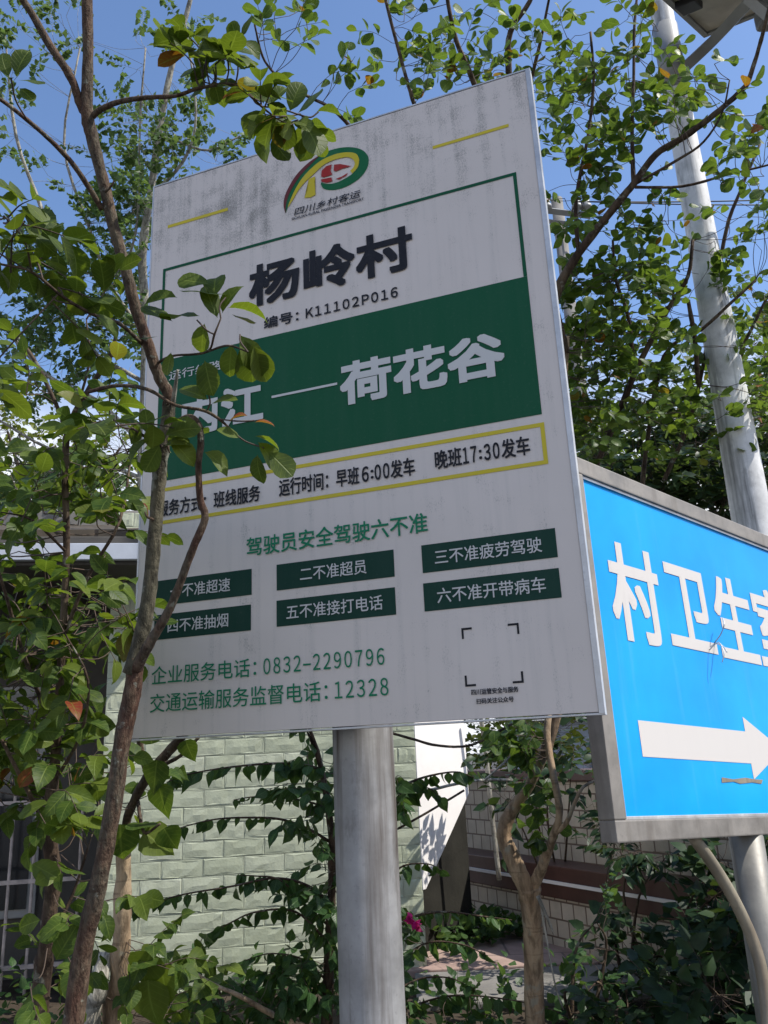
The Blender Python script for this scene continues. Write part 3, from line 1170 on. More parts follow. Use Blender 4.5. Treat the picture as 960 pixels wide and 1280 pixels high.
gO = [(117, 664), (102, 600), (112, 520), (152, 430), (217, 330), (312, 235), (420, 160), (540, 112), (660, 97), (760, 115), (815, 160), (830, 215), (810, 290), (750, 365), (660, 425), (570, 458), (490, 465), (440, 450), (420, 415)]
gI = [(121, 662), (138, 610), (165, 540), (203, 460), (258, 370), (335, 285), (430, 210), (545, 160), (650, 143), (720, 155), (745, 190), (748, 225), (735, 275), (690, 325), (610, 375), (540, 405), (480, 412), (440, 405), (424, 398)]
em = sheet('emblem', ribbon(gO, gI), M['logogreen'], sign, LN, MS)
sheet('emblem_tail', ribbon(gO[:7], [(119, 663), (122, 600), (142, 520), (187, 430), (252, 335), (337, 245), (421, 162)]), M['maroon'], em, 0.0022, MS)
sheet('emblem_road', ribbon(gI[1:14], [(142, 612), (185, 545), (228, 470), (290, 395), (365, 325), (450, 248), (545, 205), (640, 185), (690, 200), (710, 230), (706, 262), (690, 285), (672, 300)])
      + [zq([(318, 372), (372, 350), (366, 400), (376, 508), (330, 530), (280, 534), (308, 470)])], M['yellow2'], em, 0.0024, MS)
sheet('emblem_bus', [zq([(424, 352), (428, 302), (468, 262), (515, 248), (505, 300), (520, 335), (445, 358)]), zq([(535, 250), (585, 244), (682, 262), (600, 285), (548, 308), (530, 300)]),
                     zq([(424, 376), (512, 358), (520, 392), (470, 405), (425, 394)]), zq([(546, 372), (600, 352), (655, 318), (640, 342), (575, 378)])], M['red'], em, 0.0026, MS)
text('四川乡村客运', 0.513, 1.497, 0.726, 1.523, M['black'], sign, MS, bold=0.004, shear=0.25)
text('SICHUAN RURAL PASSENGER TRANSPORT', 0.505, 1.484, 0.738, 1.4925, M['black'], sign, MS, bold=0.004)

# ================================================================== BLUE SIGN
hB = np.array([0.75168755, 0.65611284, -0.06694601])
vB = np.array([0.0135346, 0.0861395, 0.99619115])
nB = np.array([0.65938049, -0.74973057, 0.05586977])
BBL = np.array([0.5966062, 2.29945422, 1.39956076])
MBm = frame_matrix(BBL, hB, -nB, vB)
BW, BH = 1.41, 0.993
FWd = 0.055
pb = BBL + hB * 0.72 - nB * 0.055
bs = thing('direction_sign', 'bright blue clinic direction sign with white arrow in grey steel frame', 'sign', (pb[0] + 0.02, pb[1], 0))
g = MB()
g.box((-0.004, 0.006, -0.004), (BW + 0.004, 0.034, BH + 0.004))
ob('panel', g, M['blue'], bs, M=MBm)
g = MB()
dpt = 0.044
g.box((-FWd, -0.008, -FWd), (BW + FWd, dpt, 0.0))
g.box((-FWd, -0.008, BH), (BW + FWd, dpt, BH + FWd))
g.box((-FWd, -0.0075, 0.0005), (0.0, dpt, BH - 0.0005))
g.box((BW, -0.0075, 0.0005), (BW + FWd, dpt, BH - 0.0005))
ob('frame', g, M['frame'], bs, bevel=0.004, M=MBm)
# raised glazing bead along the inside of the frame
g = MB()
for a, b in (((0.0, -0.001, 0.0), (BW, 0.005, 0.009)), ((0.0, -0.001, BH - 0.009), (BW, 0.005, BH)), ((0.0, -0.001, 0.0092), (0.009, 0.005, BH - 0.0092))):
    g.box(a, b)
ob('bead', g, M['alu'], bs, bevel=0.0015, M=MBm)
for i, (ch, x0, x1, z0, z1) in enumerate((('村', 0.090, 0.350, 0.503, 0.800), ('卫', 0.392, 0.662, 0.517, 0.786), ('生', 0.703, 0.965, 0.512, 0.800), ('室', 0.990, 1.262, 0.512, 0.803))):
    text(ch, x0, z0, x1, z1, M['bwhite'], bs, MBm, lift=-0.0045, bold=0.022)
sheet('arrow', [[(0.133, 0.165), (0.756, 0.162), (0.756, 0.112), (1.0, 0.214), (0.756, 0.312), (0.756, 0.264), (0.133, 0.265)]], M['bwhite'], bs, -0.0048, MBm)
sheet('torn_sticker', [[(0.545, 0.100), (0.62, 0.104), (0.66, 0.098), (0.74, 0.103), (0.80, 0.099), (0.815, 0.112), (0.76, 0.113), (0.70, 0.117), (0.62, 0.111), (0.55, 0.116)]], M['pipe'], bs, -0.0042, MBm)
g = MB()
lb = lambda u, w, o: BBL + hB * u + vB * w + nB * o
g.tube(spline([lb(0.655, 0.55, -0.004), lb(0.66, 0.575, 0.02), lb(0.645, 0.60, 0.045), lb(0.675, 0.63, 0.03)], 5), 0.0022, 6)
g.tube(spline([lb(0.655, 0.55, -0.004), lb(0.64, 0.53, 0.03), lb(0.62, 0.505, 0.05)], 5), 0.0022, 6)
g.tube(spline([lb(0.61, 0.52, -0.004), lb(0.615, 0.54, 0.03), lb(0.60, 0.50, 0.05), lb(0.595, 0.47, 0.04)], 5), 0.0018, 6)
ob('wire_tie', g, M['alu'], bs, True)
pcx = onpl(944, 1120, pb - np.array([0, 0, 0]), nB)
g = MB()
g.tube([(pcx[0], pcx[1], 0), (pcx[0], pcx[1], 0.7), (pcx[0], pcx[1], float(BBL[2]) - 0.10)], 0.052, 28)
ob('pole', g, M['pipegrey'], bs, True)
g = MB()
br_ = [onpl(866, 1046, BBL - nB * 0.03, nB), onpl(888, 1076, BBL - nB * 0.03, nB), onpl(914, 1118, BBL - nB * 0.02, nB), onpl(938, 1168, BBL - nB * 0.01, nB),
       onpl(952, 1215, BBL + nB * 0.0, nB), onpl(961, 1290, BBL + nB * 0.0, nB), onpl(966, 1400, BBL + nB * 0.0, nB)]
br_.append(np.array([br_[-1][0], br_[-1][1], 0.0]))
g.tube(spline(br_, 6), 0.0175, 14)
ob('brace', g, M['pipe'], bs, True)

# ================================================================== STREET LAMP
LX, LY = 1.602, 3.446
lamp = thing('street_lamp', 'white solar street lamp post with grimy paint behind the blue sign', 'street lamp', (LX, LY, 0))
g = MB()
zs = np.linspace(0, 7.4, 16)
g.tube([(LX, LY, z) for z in zs], np.interp(zs, [0, 2.5, 4.6, 7.4], [0.098, 0.083, 0.062, 0.045]), 36)
ob('post', g, M['lampwhite'], lamp, True)
zj = onpl(846, 97, np.array([LX, LY, 0]), np.array([0, -1.0, 0]))[2]
g = MB()
rj = float(np.interp(zj, [2.5, 4.6, 7.4], [0.083, 0.062, 0.045])) + 0.004
g.tube([(LX, LY, zj - 0.10), (LX, LY, zj + 0.32)], rj, 36)
ob('collar', g, M['greypaint'], lamp, True)
# tilted solar panel on a cranked arm, seen from underneath
depK = math.hypot(1, 1) * 0 + 4.35
K = P(880, 46, depK)
E1 = unit(P(830, 0, depK - 0.34) - K)
E2 = unit(P(942, -14, depK - 0.42) - K)
nP = unit(np.cross(E1, E2))
if nP[2] < 0:
    nP = -nP
E2 = unit(np.cross(nP, E1)) if np.cross(nP, E1) @ E2 > 0 else -unit(np.cross(nP, E1))
MP = frame_matrix(K, E1, E2, np.cross(E1, E2))
sgn = 1 if np.cross(E1, E2)[2] > 0 else -1
g = MB()
PL, PW2 = 0.72, 0.78
g.box((0.028, 0.028, 0.004 * sgn), (PL - 0.028, PW2 - 0.028, 0.030 * sgn))
sp_ = ob('solar_panel', g, M['backsheet'], lamp, M=MP)
g = MB()
g.box((0, 0, -0.008), (PL, 0.030, 0.034))
g.box((0, PW2 - 0.030, -0.008), (PL, PW2, 0.034))
g.box((0, 0.0302, -0.0075), (0.030, PW2 - 0.0302, 0.0335))
g.box((PL - 0.030, 0.0302, -0.0075), (PL, PW2 - 0.0302, 0.0335))
ob('panel_frame', g, M['greypaint'], sp_, bevel=0.002, M=MP)
jb = onpl(861, 3, K, nP) - K
g = MB()
ju, jv = float(jb @ E1), float(jb @ E2)
g.box((ju - 0.05, jv - 0.05, -0.03 * sgn), (ju + 0.05, jv + 0.05, 0.003 * sgn))
ob('junction_box', g, M['blackplastic'], sp_, bevel=0.004, M=MP)
g = MB()
top = np.array([LX, LY, zj])
tip = P(955, -18, 3.75)
g.tube(spline([top, top + (P(884, 58, 4.15) - top) * 0.9, P(900, 42, 4.05), tip], 6), 0.036, 4)
ob('arm', g, M['greypaint'], lamp)
g = MB()
g.tube([P(936, -2, 3.83), P(990, 44, 3.7)], 0.03, 4)
ob('strut', g, M['greypaint'], lamp)
g = MB()
hd_ = P(1010, -40, 3.7)
g.box((-0.12, -0.3, -0.05), (0.12, 0.3, 0.05), None, hd_)
ob('lamp_head', g, M['greypaint'], lamp, bevel=0.02)
# holds the panel to the post, above the frame
g = MB()
pmid = K + E1 * PL / 2 + E2 * PW2 / 2
g.tube([pmid + UP * 0.03, pmid + UP * 0.5, np.array([LX, LY, pmid[2] + 0.75])], 0.022, 8)
ob('panel_bracket', g, M['greypaint'], lamp)

# ================================================================== UTILITY POLE AND WIRES
up_ = P(702, 300, 12.0)
ut = thing('utility_pole', 'far concrete utility pole with crossarm glimpsed right of the white sign', 'utility pole', (up_[0], up_[1], 0))
g = MB()
ztop_u = P(702, 238, 12.0)[2]
g.tube([(up_[0], up_[1], 0), (up_[0], up_[1], ztop_u)], [0.12, 0.085], 18)
ob('post', g, M['concrete'], ut, True)
g = MB()
g.tube([P(676, 262, 11.85), P(738, 270, 11.8)], 0.055, 4)
g.tube([P(680, 276, 11.85), P(730, 282, 11.8)], 0.04, 4)
ob('crossarm', g, M['greypaint'], ut)
for px in (684, 722, 734):
    g = MB()
    b0 = P(px, 266, 11.8)
    g.tube([b0, b0 + UP * 0.06, b0 + UP * 0.07, b0 + UP * 0.12, b0 + UP * 0.13, b0 + UP * 0.2], [0.03, 0.035, 0.08, 0.075, 0.05, 0.06], 12)
    ob('insulator', g, M['greypaint'], ut, True)
for (px, y0, y1, lab) in ((722, 257, 243, 'upper thin black power line crossing the sky behind the lamp post'), (734, 262, 258, 'lower thin black power line crossing the sky behind the lamp post')):
    g = MB()
    A_ = P(px, 266 - 14, 11.8)
    B_ = P(1300, y1 - 18, 14)
    t = np.linspace(0, 1, 16)[:, None]
    q = A_ * (1 - t) + B_ * t - UP * (4 * t * (1 - t)) * 0.14
    g.tube(q, 0.010, 6)
    tag(ob('power_line', g, M['wire'], None, True), lab, 'cable', 'power lines')

# ================================================================== PLANTS
# ---- near tree on the left: peeling trunk, forked stem, big oval leaves
DT = 1.28
t = Plant('obovate', 0.25, 0.22)
base = P(84, 1290, 1.22)
t.limb([np.array([base[0] - 0.02, base[1] + 0.02, 0.0]), base + np.array([-0.005, 0, -0.3]), P(96, 1240, 1.22), P(122, 1110, 1.23), P(141, 1010, 1.24), P(152, 930, 1.25), P(165, 868, 1.26), P(170, 822, 1.265)],
       [0.020, 0.0172, 0.0150, 0.0132, 0.0128, 0.0128, 0.0134, 0.0124], M['barkA'], 'trunk', 14, 0.05)
t.pxlimb([(163, 842, 1.262), (181, 776, 1.27), (190, 707, 1.28), (197, 620, 1.28), (201, 575, 1.28), (210, 522, 1.28), (211, 505, 1.28)], [20, 19, 17.5, 17, 17, 17, 15.5], M['barkgreen'], 'stem', k=14)
t.pxlimb([(211, 508, 1.28), (211, 493, 1.28), (199, 471, 1.28), (188, 440, 1.28), (170, 387, 1.28), (159, 344, 1.28), (144, 290, 1.28), (130, 231, 1.28), (116, 175, 1.28), (109, 140, 1.28), (110, 62, 1.28), (109, 0, 1.28), (110, -60, 1.28), (116, -160, 1.3)],
         [15.5, 15, 14, 14, 14, 14, 14, 14, 15, 15, 13, 13, 12, 8], M['barkA'], 'stem', k=14)
for pth, w in (([(205, 560), (208, 556), (212, 566)], 4), ([(192, 650), (184, 646), (181, 640)], 4), ([(131, 240), (138, 234), (143, 226)], 4), ([(152, 920), (160, 914), (166, 906)], 5)):
    t.pxlimb([(a, b, 1.265) for a, b in pth], [w, w * .8, w * .5], M['barkA'], 'knot', k=7, node=False)
t.pxlimb([(168, 840, 1.26), (186, 806, 1.25), (209, 767, 1.245), (225, 729, 1.24), (241, 686, 1.235), (256, 648, 1.235), (250, 622, 1.235), (248, 580, 1.235), (251, 555, 1.238), (248, 530, 1.24), (236, 521, 1.25), (216, 530, 1.27)],
         [15, 13, 11, 10, 10, 9.5, 8.5, 8.5, 8.5, 8, 7, 6], M['barkA'], 'branch', k=10)
t.pxlimb([(107, 142, 1.28), (101, 131, 1.28), (87, 94, 1.27), (62, 56, 1.26), (41, 19, 1.25), (25, -8, 1.24), (8, -60, 1.22)], [11, 11, 10, 10, 9, 9, 7], M['barkA'], 'branch', k=10)
t.pxlimb([(116, 145, 1.28), (126, 137, 1.27), (150, 127, 1.24), (184, 122, 1.22), (219, 120, 1.2), (250, 110, 1.2), (287, 105, 1.2), (305, 113, 1.2), (327, 133, 1.2), (345, 148, 1.2)], [8, 7.5, 6.5, 6, 5, 4.5, 4, 3.5, 3, 2], M['barkA'], 'branch', k=8)
t.pxlimb([(128, 262, 1.28), (119, 247, 1.27), (94, 209, 1.25), (69, 181, 1.23), (34, 150, 1.2), (0, 124, 1.18), (-30, 108, 1.15)], [8, 7, 6.5, 6, 5.5, 5, 4], M['barkA'], 'branch', k=8)
t.pxlimb([(110, 490, 1.34), (147, 482, 1.31), (185, 487, 1.27), (218, 506, 1.25), (254, 513, 1.24), (274, 524, 1.24), (292, 540, 1.24)], [5, 5, 4.5, 4, 4, 3.5, 2.5], M['barkA'], 'branch', k=8)
t.pxlimb([(216, 505, 1.27), (219, 485, 1.26), (222, 462, 1.25)], [6, 5, 3], M['barkpale'], 'branch', k=8)
t.pxlimb([(195, 455, 1.28), (215, 445, 1.25), (258, 440, 1.22), (268, 418, 1.2), (276, 398, 1.2)], [4, 3, 3, 3, 2], M['barkdark'], 'branch', k=6)
t.pxlimb([(258, 440, 1.22), (285, 432, 1.2), (310, 440, 1.19)], [3, 2.5, 2], M['barkdark'], 'branch', k=6)
t.pxlimb([(178, 430, 1.28), (150, 405, 1.22), (120, 395, 1.17), (80, 372, 1.12), (40, 340, 1.08), (0, 330, 1.05)], [5, 5, 4.5, 4, 3.5, 3], M['barkdark'], 'branch', k=6)
t.pxlimb([(40, 340, 1.08), (30, 300, 1.05), (5, 270, 1.03)], [3, 2.5, 2], M['barkdark'], 'branch', k=6)
t.pxlimb([(205, 560, 1.28), (180, 545, 1.22), (165, 535, 1.18)], [5, 4, 3], M['barkdark'], 'branch', k=6)


def px_leaf(pl, px, py, dep, ang, lpx, tint, face=0.55, tilt=0.0):
    """one leaf hung so that it shows roughly edge-turned or open from the road; ang in the picture plane"""
    d = CR @ np.array([math.cos(R(ang)), math.sin(R(ang)), rng.uniform(-0.25, 0.25) + tilt])
    n = UP * (1 - face) + (CR @ np.array([0, 0.1, 1.0])) * face + rdir() * 0.22
    pl.lv.add(P(px, py, dep), unit(d), unit(n), lpx * dep / FPX, tint)


# leaves one can follow in the photograph, each on its twig
for (x, y, a, l, ti, fc) in (
        (262, 355, 165, 42, 0.55, 0.5), (285, 368, 178, 60, 0.6, 0.45), (268, 372, 95, 38, 0.5, 0.6), (284, 385, 5, 48, 0.75, 0.4),
        (250, 395, 175, 52, 0.5, 0.5), (278, 392, 75, 40, 0.6, 0.7), (272, 398, 110, 44, 0.4, 0.6), (288, 392, -20, 34, 0.96, 0.5), (256, 404, -105, 36, 0.7, 0.6),
        (300, 418, -60, 45, 0.7, 0.6), (306, 425, -75, 52, 0.6, 0.7), (316, 432, -65, 48, 0.8, 0.7), (290, 430, -100, 40, 0.65, 0.7),
        (222, 372, 170, 40, 0.5, 0.5), (216, 402, 150, 44, 0.45, 0.5), (200, 420, -170, 40, 0.3, 0.5), (214, 440, -100, 30, 0.6, 0.6),
        (256, 450, -80, 46, 0.5, 0.7), (260, 500, 150, 40, 0.6, 0.5), (264, 505, 20, 34, 0.65, 0.4), (258, 490, 95, 40, 0.4, 0.7),
        (300, 548, 150, 30, 0.7, 0.5), (318, 545, -10, 34, 0.8, 0.4), (322, 552, -45, 42, 0.85, 0.7), (335, 565, -40, 44, 0.35, 0.6), (322, 568, -95, 34, 0.15, 0.8),
        (205, 545, 25, 46, 0.6, 0.5), (212, 550, -35, 40, 0.85, 0.7), (200, 555, -120, 40, 0.5, 0.7), (185, 540, 150, 46, 0.4, 0.5), (190, 548, -150, 40, 0.55, 0.5),
        (255, 565, -20, 38, 0.7, 0.5), (240, 558, 160, 32, 0.7, 0.5), (186, 545, 95, 34, 0.4, 0.7),
        (310, 520, 170, 22, 0.98, 0.5), (318, 528, 10, 24, 0.985, 0.6),
        (12, 96, 120, 34, 0.3, 0.7), (20, 96, 70, 38, 0.25, 0.7), (20, 100, 0, 36, 0.3, 0.5), (10, 104, -140, 30, 0.2, 0.6), (24, 110, -35, 26, 0.25, 0.6),
        (262, 82, 130, 36, 0.25, 0.6), (272, 80, 60, 44, 0.45, 0.6), (268, 88, 175, 48, 0.2, 0.5), (276, 90, 10, 46, 0.3, 0.5), (258, 98, -130, 34, 0.2, 0.6), (266, 100, -70, 28, 0.25, 0.7), (282, 100, -30, 34, 0.3, 0.5),
        (320, 120, 170, 40, 0.4, 0.5), (330, 130, 120, 36, 0.45, 0.6), (338, 132, 60, 34, 0.5, 0.6), (345, 140, -120, 46, 0.5, 0.6), (350, 142, -160, 42, 0.6, 0.5), (362, 140, 70, 42, 0.4, 0.6), (372, 142, 45, 44, 0.5, 0.6),
        (376, 146, -55, 52, 0.55, 0.6), (360, 146, -100, 38, 0.6, 0.7), (346, 150, -80, 30, 0.965, 0.6), (395, 140, 10, 30, 0.4, 0.5), (330, 138, -140, 34, 0.2, 0.6)):
    px_leaf(t, x, y, 1.22 if x > 60 else 1.1, a, l, ti, fc)
for a_, b_ in (((327, 133, 1.2), (376, 144, 1.22)), ((376, 144, 1.22), (398, 140, 1.23)), ((262, 108, 1.2), (266, 84, 1.21)), ((34, 150, 1.2), (14, 98, 1.1)), ((276, 398, 1.2), (282, 372, 1.21)), ((268, 418, 1.2), (246, 400, 1.21)),
               ((292, 540, 1.24), (330, 560, 1.22)), ((310, 440, 1.19), (300, 418, 1.2)), ((258, 515, 1.24), (260, 490, 1.22)), ((274, 524, 1.24), (318, 526, 1.22))):
    t.tw.tube(spline([P(*a_), (P(*a_) + P(*b_)) / 2 + rdir() * 0.006, P(*b_)], 4), 0.0013, 5, False)
# the rest grows on its own
for px, py, rx, ry, n, d in ((256, 78, 24, 14, 4, 1.22), (284, 78, 18, 12, 3, 1.2), (330, 134, 26, 10, 4, 1.2), (368, 142, 20, 12, 3, 1.22), (250, 98, 18, 10, 2, 1.2)):
    t.fill(px, py, rx, ry, d, 0.05, n, 5, 0.044, tl=0.05, upn=0.6, thigh=0.985, spread=1.0, dirb=(0.1, 0, -0.1))
for px, py, rx, ry, n, d in ((10, 280, 34, 16, 4, 1.08), (20, 325, 40, 18, 4, 1.1), (62, 368, 34, 14, 3, 1.14), (105, 400, 24, 10, 1, 1.16),                              (130, 535, 30, 16, 2, 1.22), (10, 455, 30, 14, 1, 1.1)):
    t.fill(px, py, rx, ry, d, 0.06, n, 6, 0.050, tl=0.09, upn=0.7, thigh=0.95, droop=0.2, dirb=(0.25, 0.1, -0.1))
ft = thing('near_tree', 'near slender tree with peeling reddish trunk and oval leaves left of the white sign', 'tree', (base[0] - 0.02, base[1] + 0.02, 0))
t.build(ft, M['leafA'], M['twig'], 'crown')

# ---- back tree: smooth tan trunk, forked, its crown behind the board and over the lamp
DB = 3.15
t = Plant('obovate', 0.2, 0.2)
bp = P(668, 1290, DB)
t.pxlimb([(671, 1420, DB), (669, 1290, DB), (667, 1220, DB), (666, 1165, DB), (663, 1130, DB), (661, 1108, DB)], [28, 25, 24, 24, 26, 30], M['barktan'], 'trunk', k=18)
t.pxlimb([(662, 1116, DB), (651, 1096, DB), (638, 1066, DB + .02), (630, 1046, DB + .04), (634, 1024, DB + .05), (646, 1004, DB + .05), (660, 984, DB + .05), (672, 960, DB + .05), (690, 915, DB + .05), (702, 850, DB + 0.1), (700, 760, DB + 0.2), (688, 640, DB + 0.3), (700, 520, DB + 0.3), (706, 420, DB + 0.25)],
         [24, 22, 20, 18, 17, 15.5, 13, 12, 13, 13, 13, 14, 14, 12], M['barktan'], 'limb', k=14)
t.pxlimb([(664, 1112, DB), (675, 1090, DB - .02), (684, 1066, DB - .05), (692, 1044, DB - .08), (699, 1020, DB - .1), (697, 995, DB - .1), (690, 960, DB - .08), (684, 915, DB), (690, 860, DB + .1)], [16, 14, 12, 10, 9, 9, 9, 9, 8], M['barktan'], 'limb', k=12)
t.pxlimb([(692, 1044, DB - .08), (708, 1028, DB - .12), (718, 1005, DB - .15), (728, 985, DB - .15), (745, 975, DB - .1)], [7, 6, 5, 4, 3], M['barktan'], 'limb', k=8)
t.pxlimb([(672, 1120, DB - .06), (685, 1150, DB - .09), (692, 1168, DB - .10)], [5, 4, 2], M['barkpale'], 'bark_strip', k=5)
t.pxlimb([(676, 1128, DB - .06), (686, 1190, DB - .10), (695, 1235, DB - .12), (704, 1262, DB - .12)], [3, 2.4, 2.2, 2], M['barkpale'], 'bark_strip', k=5)
main = [(693, 372, 3.35), (723, 317, 3.3), (773, 253, 3.25), (792, 230, 3.22), (820, 193, 3.2), (857, 170, 3.15), (893, 143, 3.1), (927, 113, 3.06), (937, 97, 3.05), (950, 55, 3.0), (958, 24, 2.95), (975, -40, 2.9)]
t.pxlimb([(706, 440, 3.4), (696, 400, 3.38)] + main, [13, 13, 13, 11, 10, 9, 8.5, 8, 7.5, 7, 6, 5, 5, 4], M['barkdark'], 'limb', k=10)
for pts, w in (
        ([(792, 232, 3.22), (790, 167, 3.25), (792, 100, 3.28), (793, 33, 3.3), (799, -30, 3.32)], [6, 5, 4, 3.5, 3]),
        ([(794, 234, 3.22), (853, 233, 3.15), (907, 219, 3.1), (965, 205, 3.05), (1010, 190, 3.0)], [4, 3.5, 3, 2.5, 2]),
        ([(794, 230, 3.22), (847, 200, 3.12), (880, 177, 3.08), (903, 140, 3.02), (912, 100, 3.0)], [4, 3.5, 3, 2.5, 2]),
        ([(688, 640, 3.45), (660, 400, 3.7), (646, 200, 3.8), (636, 90, 3.75), (638, 40, 3.7), (662, 2, 3.65), (680, -50, 3.6)], [12, 11, 10, 9, 7, 6, 5]),
        ([(660, 400, 3.7), (625, 200, 3.6), (590, 98, 3.5), (570, 50, 3.45), (558, -10, 3.4), (556, -60, 3.4)], [9, 8, 7, 6, 5, 4]),
        ([(646, 420, 3.75), (570, 250, 3.5), (522, 140, 3.4), (513, 115, 3.38), (500, 70, 3.35), (482, 0, 3.3), (474, -50, 3.3)], [8, 7, 6, 5, 4.5, 4, 3]),
        ([(560, 250, 3.5), (470, 190, 3.3), (420, 140, 3.2), (388, 122, 3.1), (361, 108, 3.05), (343, 92, 3.0), (328, 70, 3.0), (318, 30, 2.95)], [6, 5, 4.5, 4, 4, 3.5, 3, 2.5]),
        ([(646, 200, 3.8), (662, 110, 3.6), (676, 50, 3.5), (690, -20, 3.4)], [6, 5, 4, 3]),
        ([(700, 560, 3.4), (728, 610, 3.6), (753, 563, 3.65), (773, 517, 3.65), (793, 467, 3.65), (813, 427, 3.65), (840, 378, 3.65), (860, 345, 3.6), (866, 300, 3.6)], [9, 8, 8, 8, 8, 7, 6, 5, 4]),
        ([(775, 515, 3.65), (790, 470, 3.6), (786, 400, 3.55), (770, 350, 3.5), (766, 300, 3.45)], [6, 6, 5, 4, 3]),
        ([(800, 640, 3.8), (808, 560, 3.8), (830, 445, 3.8), (877, 412, 3.75), (912, 380, 3.7), (945, 350, 3.7)], [6, 6, 5, 4.5, 4, 3]),
        ([(873, 480, 3.75), (868, 420, 3.7), (860, 375, 3.68)], [6, 6, 5]),
        ([(830, 600, 3.8), (870, 500, 3.8), (905, 300, 3.9), (925, 240, 3.9), (950, 180, 3.9)], [6, 5, 5, 4, 3]),
        ([(915, 560, 3.9), (925, 450, 3.9), (945, 400, 3.9), (975, 340, 3.9)], [5, 5, 4, 3]),
        ([(723, 317, 3.3), (720, 250, 3.35), (735, 170, 3.4), (742, 100, 3.4), (738, 40, 3.4)], [6, 5, 4, 4, 3])):
    t.pxlimb(pts, w, M['barkdark'], 'branch', k=7, n=4)
for px, py, rx, ry, d, dd, n in (
        # above the board
        (540, 60, 60, 55, 3.4, 0.25, 14), (600, 50, 55, 45, 3.5, 0.25, 12), (520, 105, 45, 22, 3.35, 0.2, 6), (585, 85, 50, 15, 3.5, 0.2, 7), (505, 25, 25, 28, 3.3, 0.2, 5), (690, 60, 40, 50, 3.5, 0.25, 9),
        (335, 60, 30, 40, 2.95, 0.15, 4), (420, 110, 25, 30, 3.1, 0.15, 5), (360, 40, 40, 30, 3.0, 0.15, 5),
        # right of the board
        (700, 120, 50, 55, 3.5, 0.3, 14), (735, 90, 45, 60, 3.4, 0.25, 12), (770, 120, 35, 60, 3.3, 0.2, 11), (830, 110, 45, 70, 3.2, 0.25, 14), (890, 110, 45, 50, 3.05, 0.2, 8), (850, 170, 36, 34, 3.1, 0.2, 7),
        (800, 40, 30, 40, 3.3, 0.2, 7), (930, 170, 40, 30, 3.0, 0.2, 8), (930, 215, 40, 40, 3.05, 0.2, 8), (730, 180, 50, 50, 3.35, 0.3, 15), (785, 200, 40, 40, 3.25, 0.2, 9), (760, 285, 70, 40, 3.35, 0.3, 15),
        (720, 240, 40, 40, 3.35, 0.25, 10), (815, 275, 30, 30, 3.3, 0.2, 5), (930, 290, 45, 45, 3.7, 0.3, 14), (880, 330, 40, 40, 3.8, 0.3, 8),
        # denser lower part
        (735, 400, 55, 70, 3.55, 0.35, 46), (800, 400, 55, 70, 3.65, 0.35, 34), (765, 340, 70, 40, 3.5, 0.3, 22), (835, 430, 40, 60, 3.85, 0.3, 14), (935, 400, 45, 70, 3.9, 0.35, 26), (740, 500, 55, 60, 3.6, 0.4, 42),
        (810, 510, 60, 55, 3.7, 0.4, 36), (890, 520, 60, 50, 3.85, 0.4, 28), (945, 500, 40, 60, 3.9, 0.4, 24), (710, 560, 45, 40, 3.6, 0.3, 16)):
    t.fill(px, py, rx, ry, d, dd, int(n * (1.4 if py > 390 else 1.0)), 6, 0.059, tl=0.12, maxlen=1.0, upn=0.45, thigh=0.985)
for px, py, rx, ry, n in ((684, 1040, 10, 40, 7), (690, 990, 16, 24, 6), (672, 940, 30, 26, 9), (650, 925, 26, 20, 7)):
    t.fill(px, py, rx, ry, DB - .05, 0.05, n, 5, 0.06, tl=0.09, maxlen=0.4, droop=0.8, upn=0.3, tint=0.15)
bt = thing('back_tree', 'forked tree with smooth tan trunk rising behind the white sign and over the lamp post', 'tree', (P(671, 1420, DB)[0], P(671, 1420, DB)[1], 0.42))
t.build(bt, M['leafB'], M['twig'], 'crown')

# ---- pale airy tree far left
t = Plant('fan', 0.15, 0.15)
D2 = 6.2
tb = P(178, 700, D2)
t.limb([np.array([tb[0], tb[1], 0.0]), np.array([tb[0], tb[1], 1.8]), P(180, 600, D2), P(182, 480, D2), P(183, 400, D2), P(178, 320, D2), P(190, 230, D2), P(203, 140, D2), P(220, 62, D2), P(238, 0, D2), P(250, -60, D2)],
       [0.075, 0.065, 0.05, 0.04, 0.035, 0.032, 0.028, 0.024, 0.02, 0.017, 0.012], M['barkpale'], 'trunk', 10)
for pts, w in (
        ([(184, 250, D2), (230, 200, D2), (245, 140, D2 - .1), (232, 30, D2 - .1)], [5, 4, 3, 2]),
        ([(200, 170, D2), (226, 178, D2), (262, 188, D2 - .1), (300, 170, D2 - .2)], [4, 3, 3, 2]),
        ([(185, 420, D2), (140, 360, D2 + .2), (110, 280, D2 + .3), (80, 180, D2 + .3), (100, 60, D2 + .3)], [6, 5, 4, 3, 2]),
        ([(183, 480, D2), (100, 420, D2 + .3), (55, 270, D2 + .4), (20, 170, D2 + .4), (6, 40, D2 + .4)], [6, 6, 5, 4, 2]),
        ([(183, 560, D2), (120, 500, D2), (60, 470, D2), (0, 400, D2), (-40, 340, D2)], [6, 5, 5, 4, 3]),
        ([(140, 360, D2 + .2), (170, 290, D2), (175, 150, D2), (182, 60, D2)], [4, 3, 3, 2]),
        ([(183, 600, D2), (130, 580, D2), (60, 560, D2), (-10, 520, D2)], [6, 5, 4, 3])):
    t.pxlimb(pts, w, M['barkpale'], 'branch', k=6, n=4)
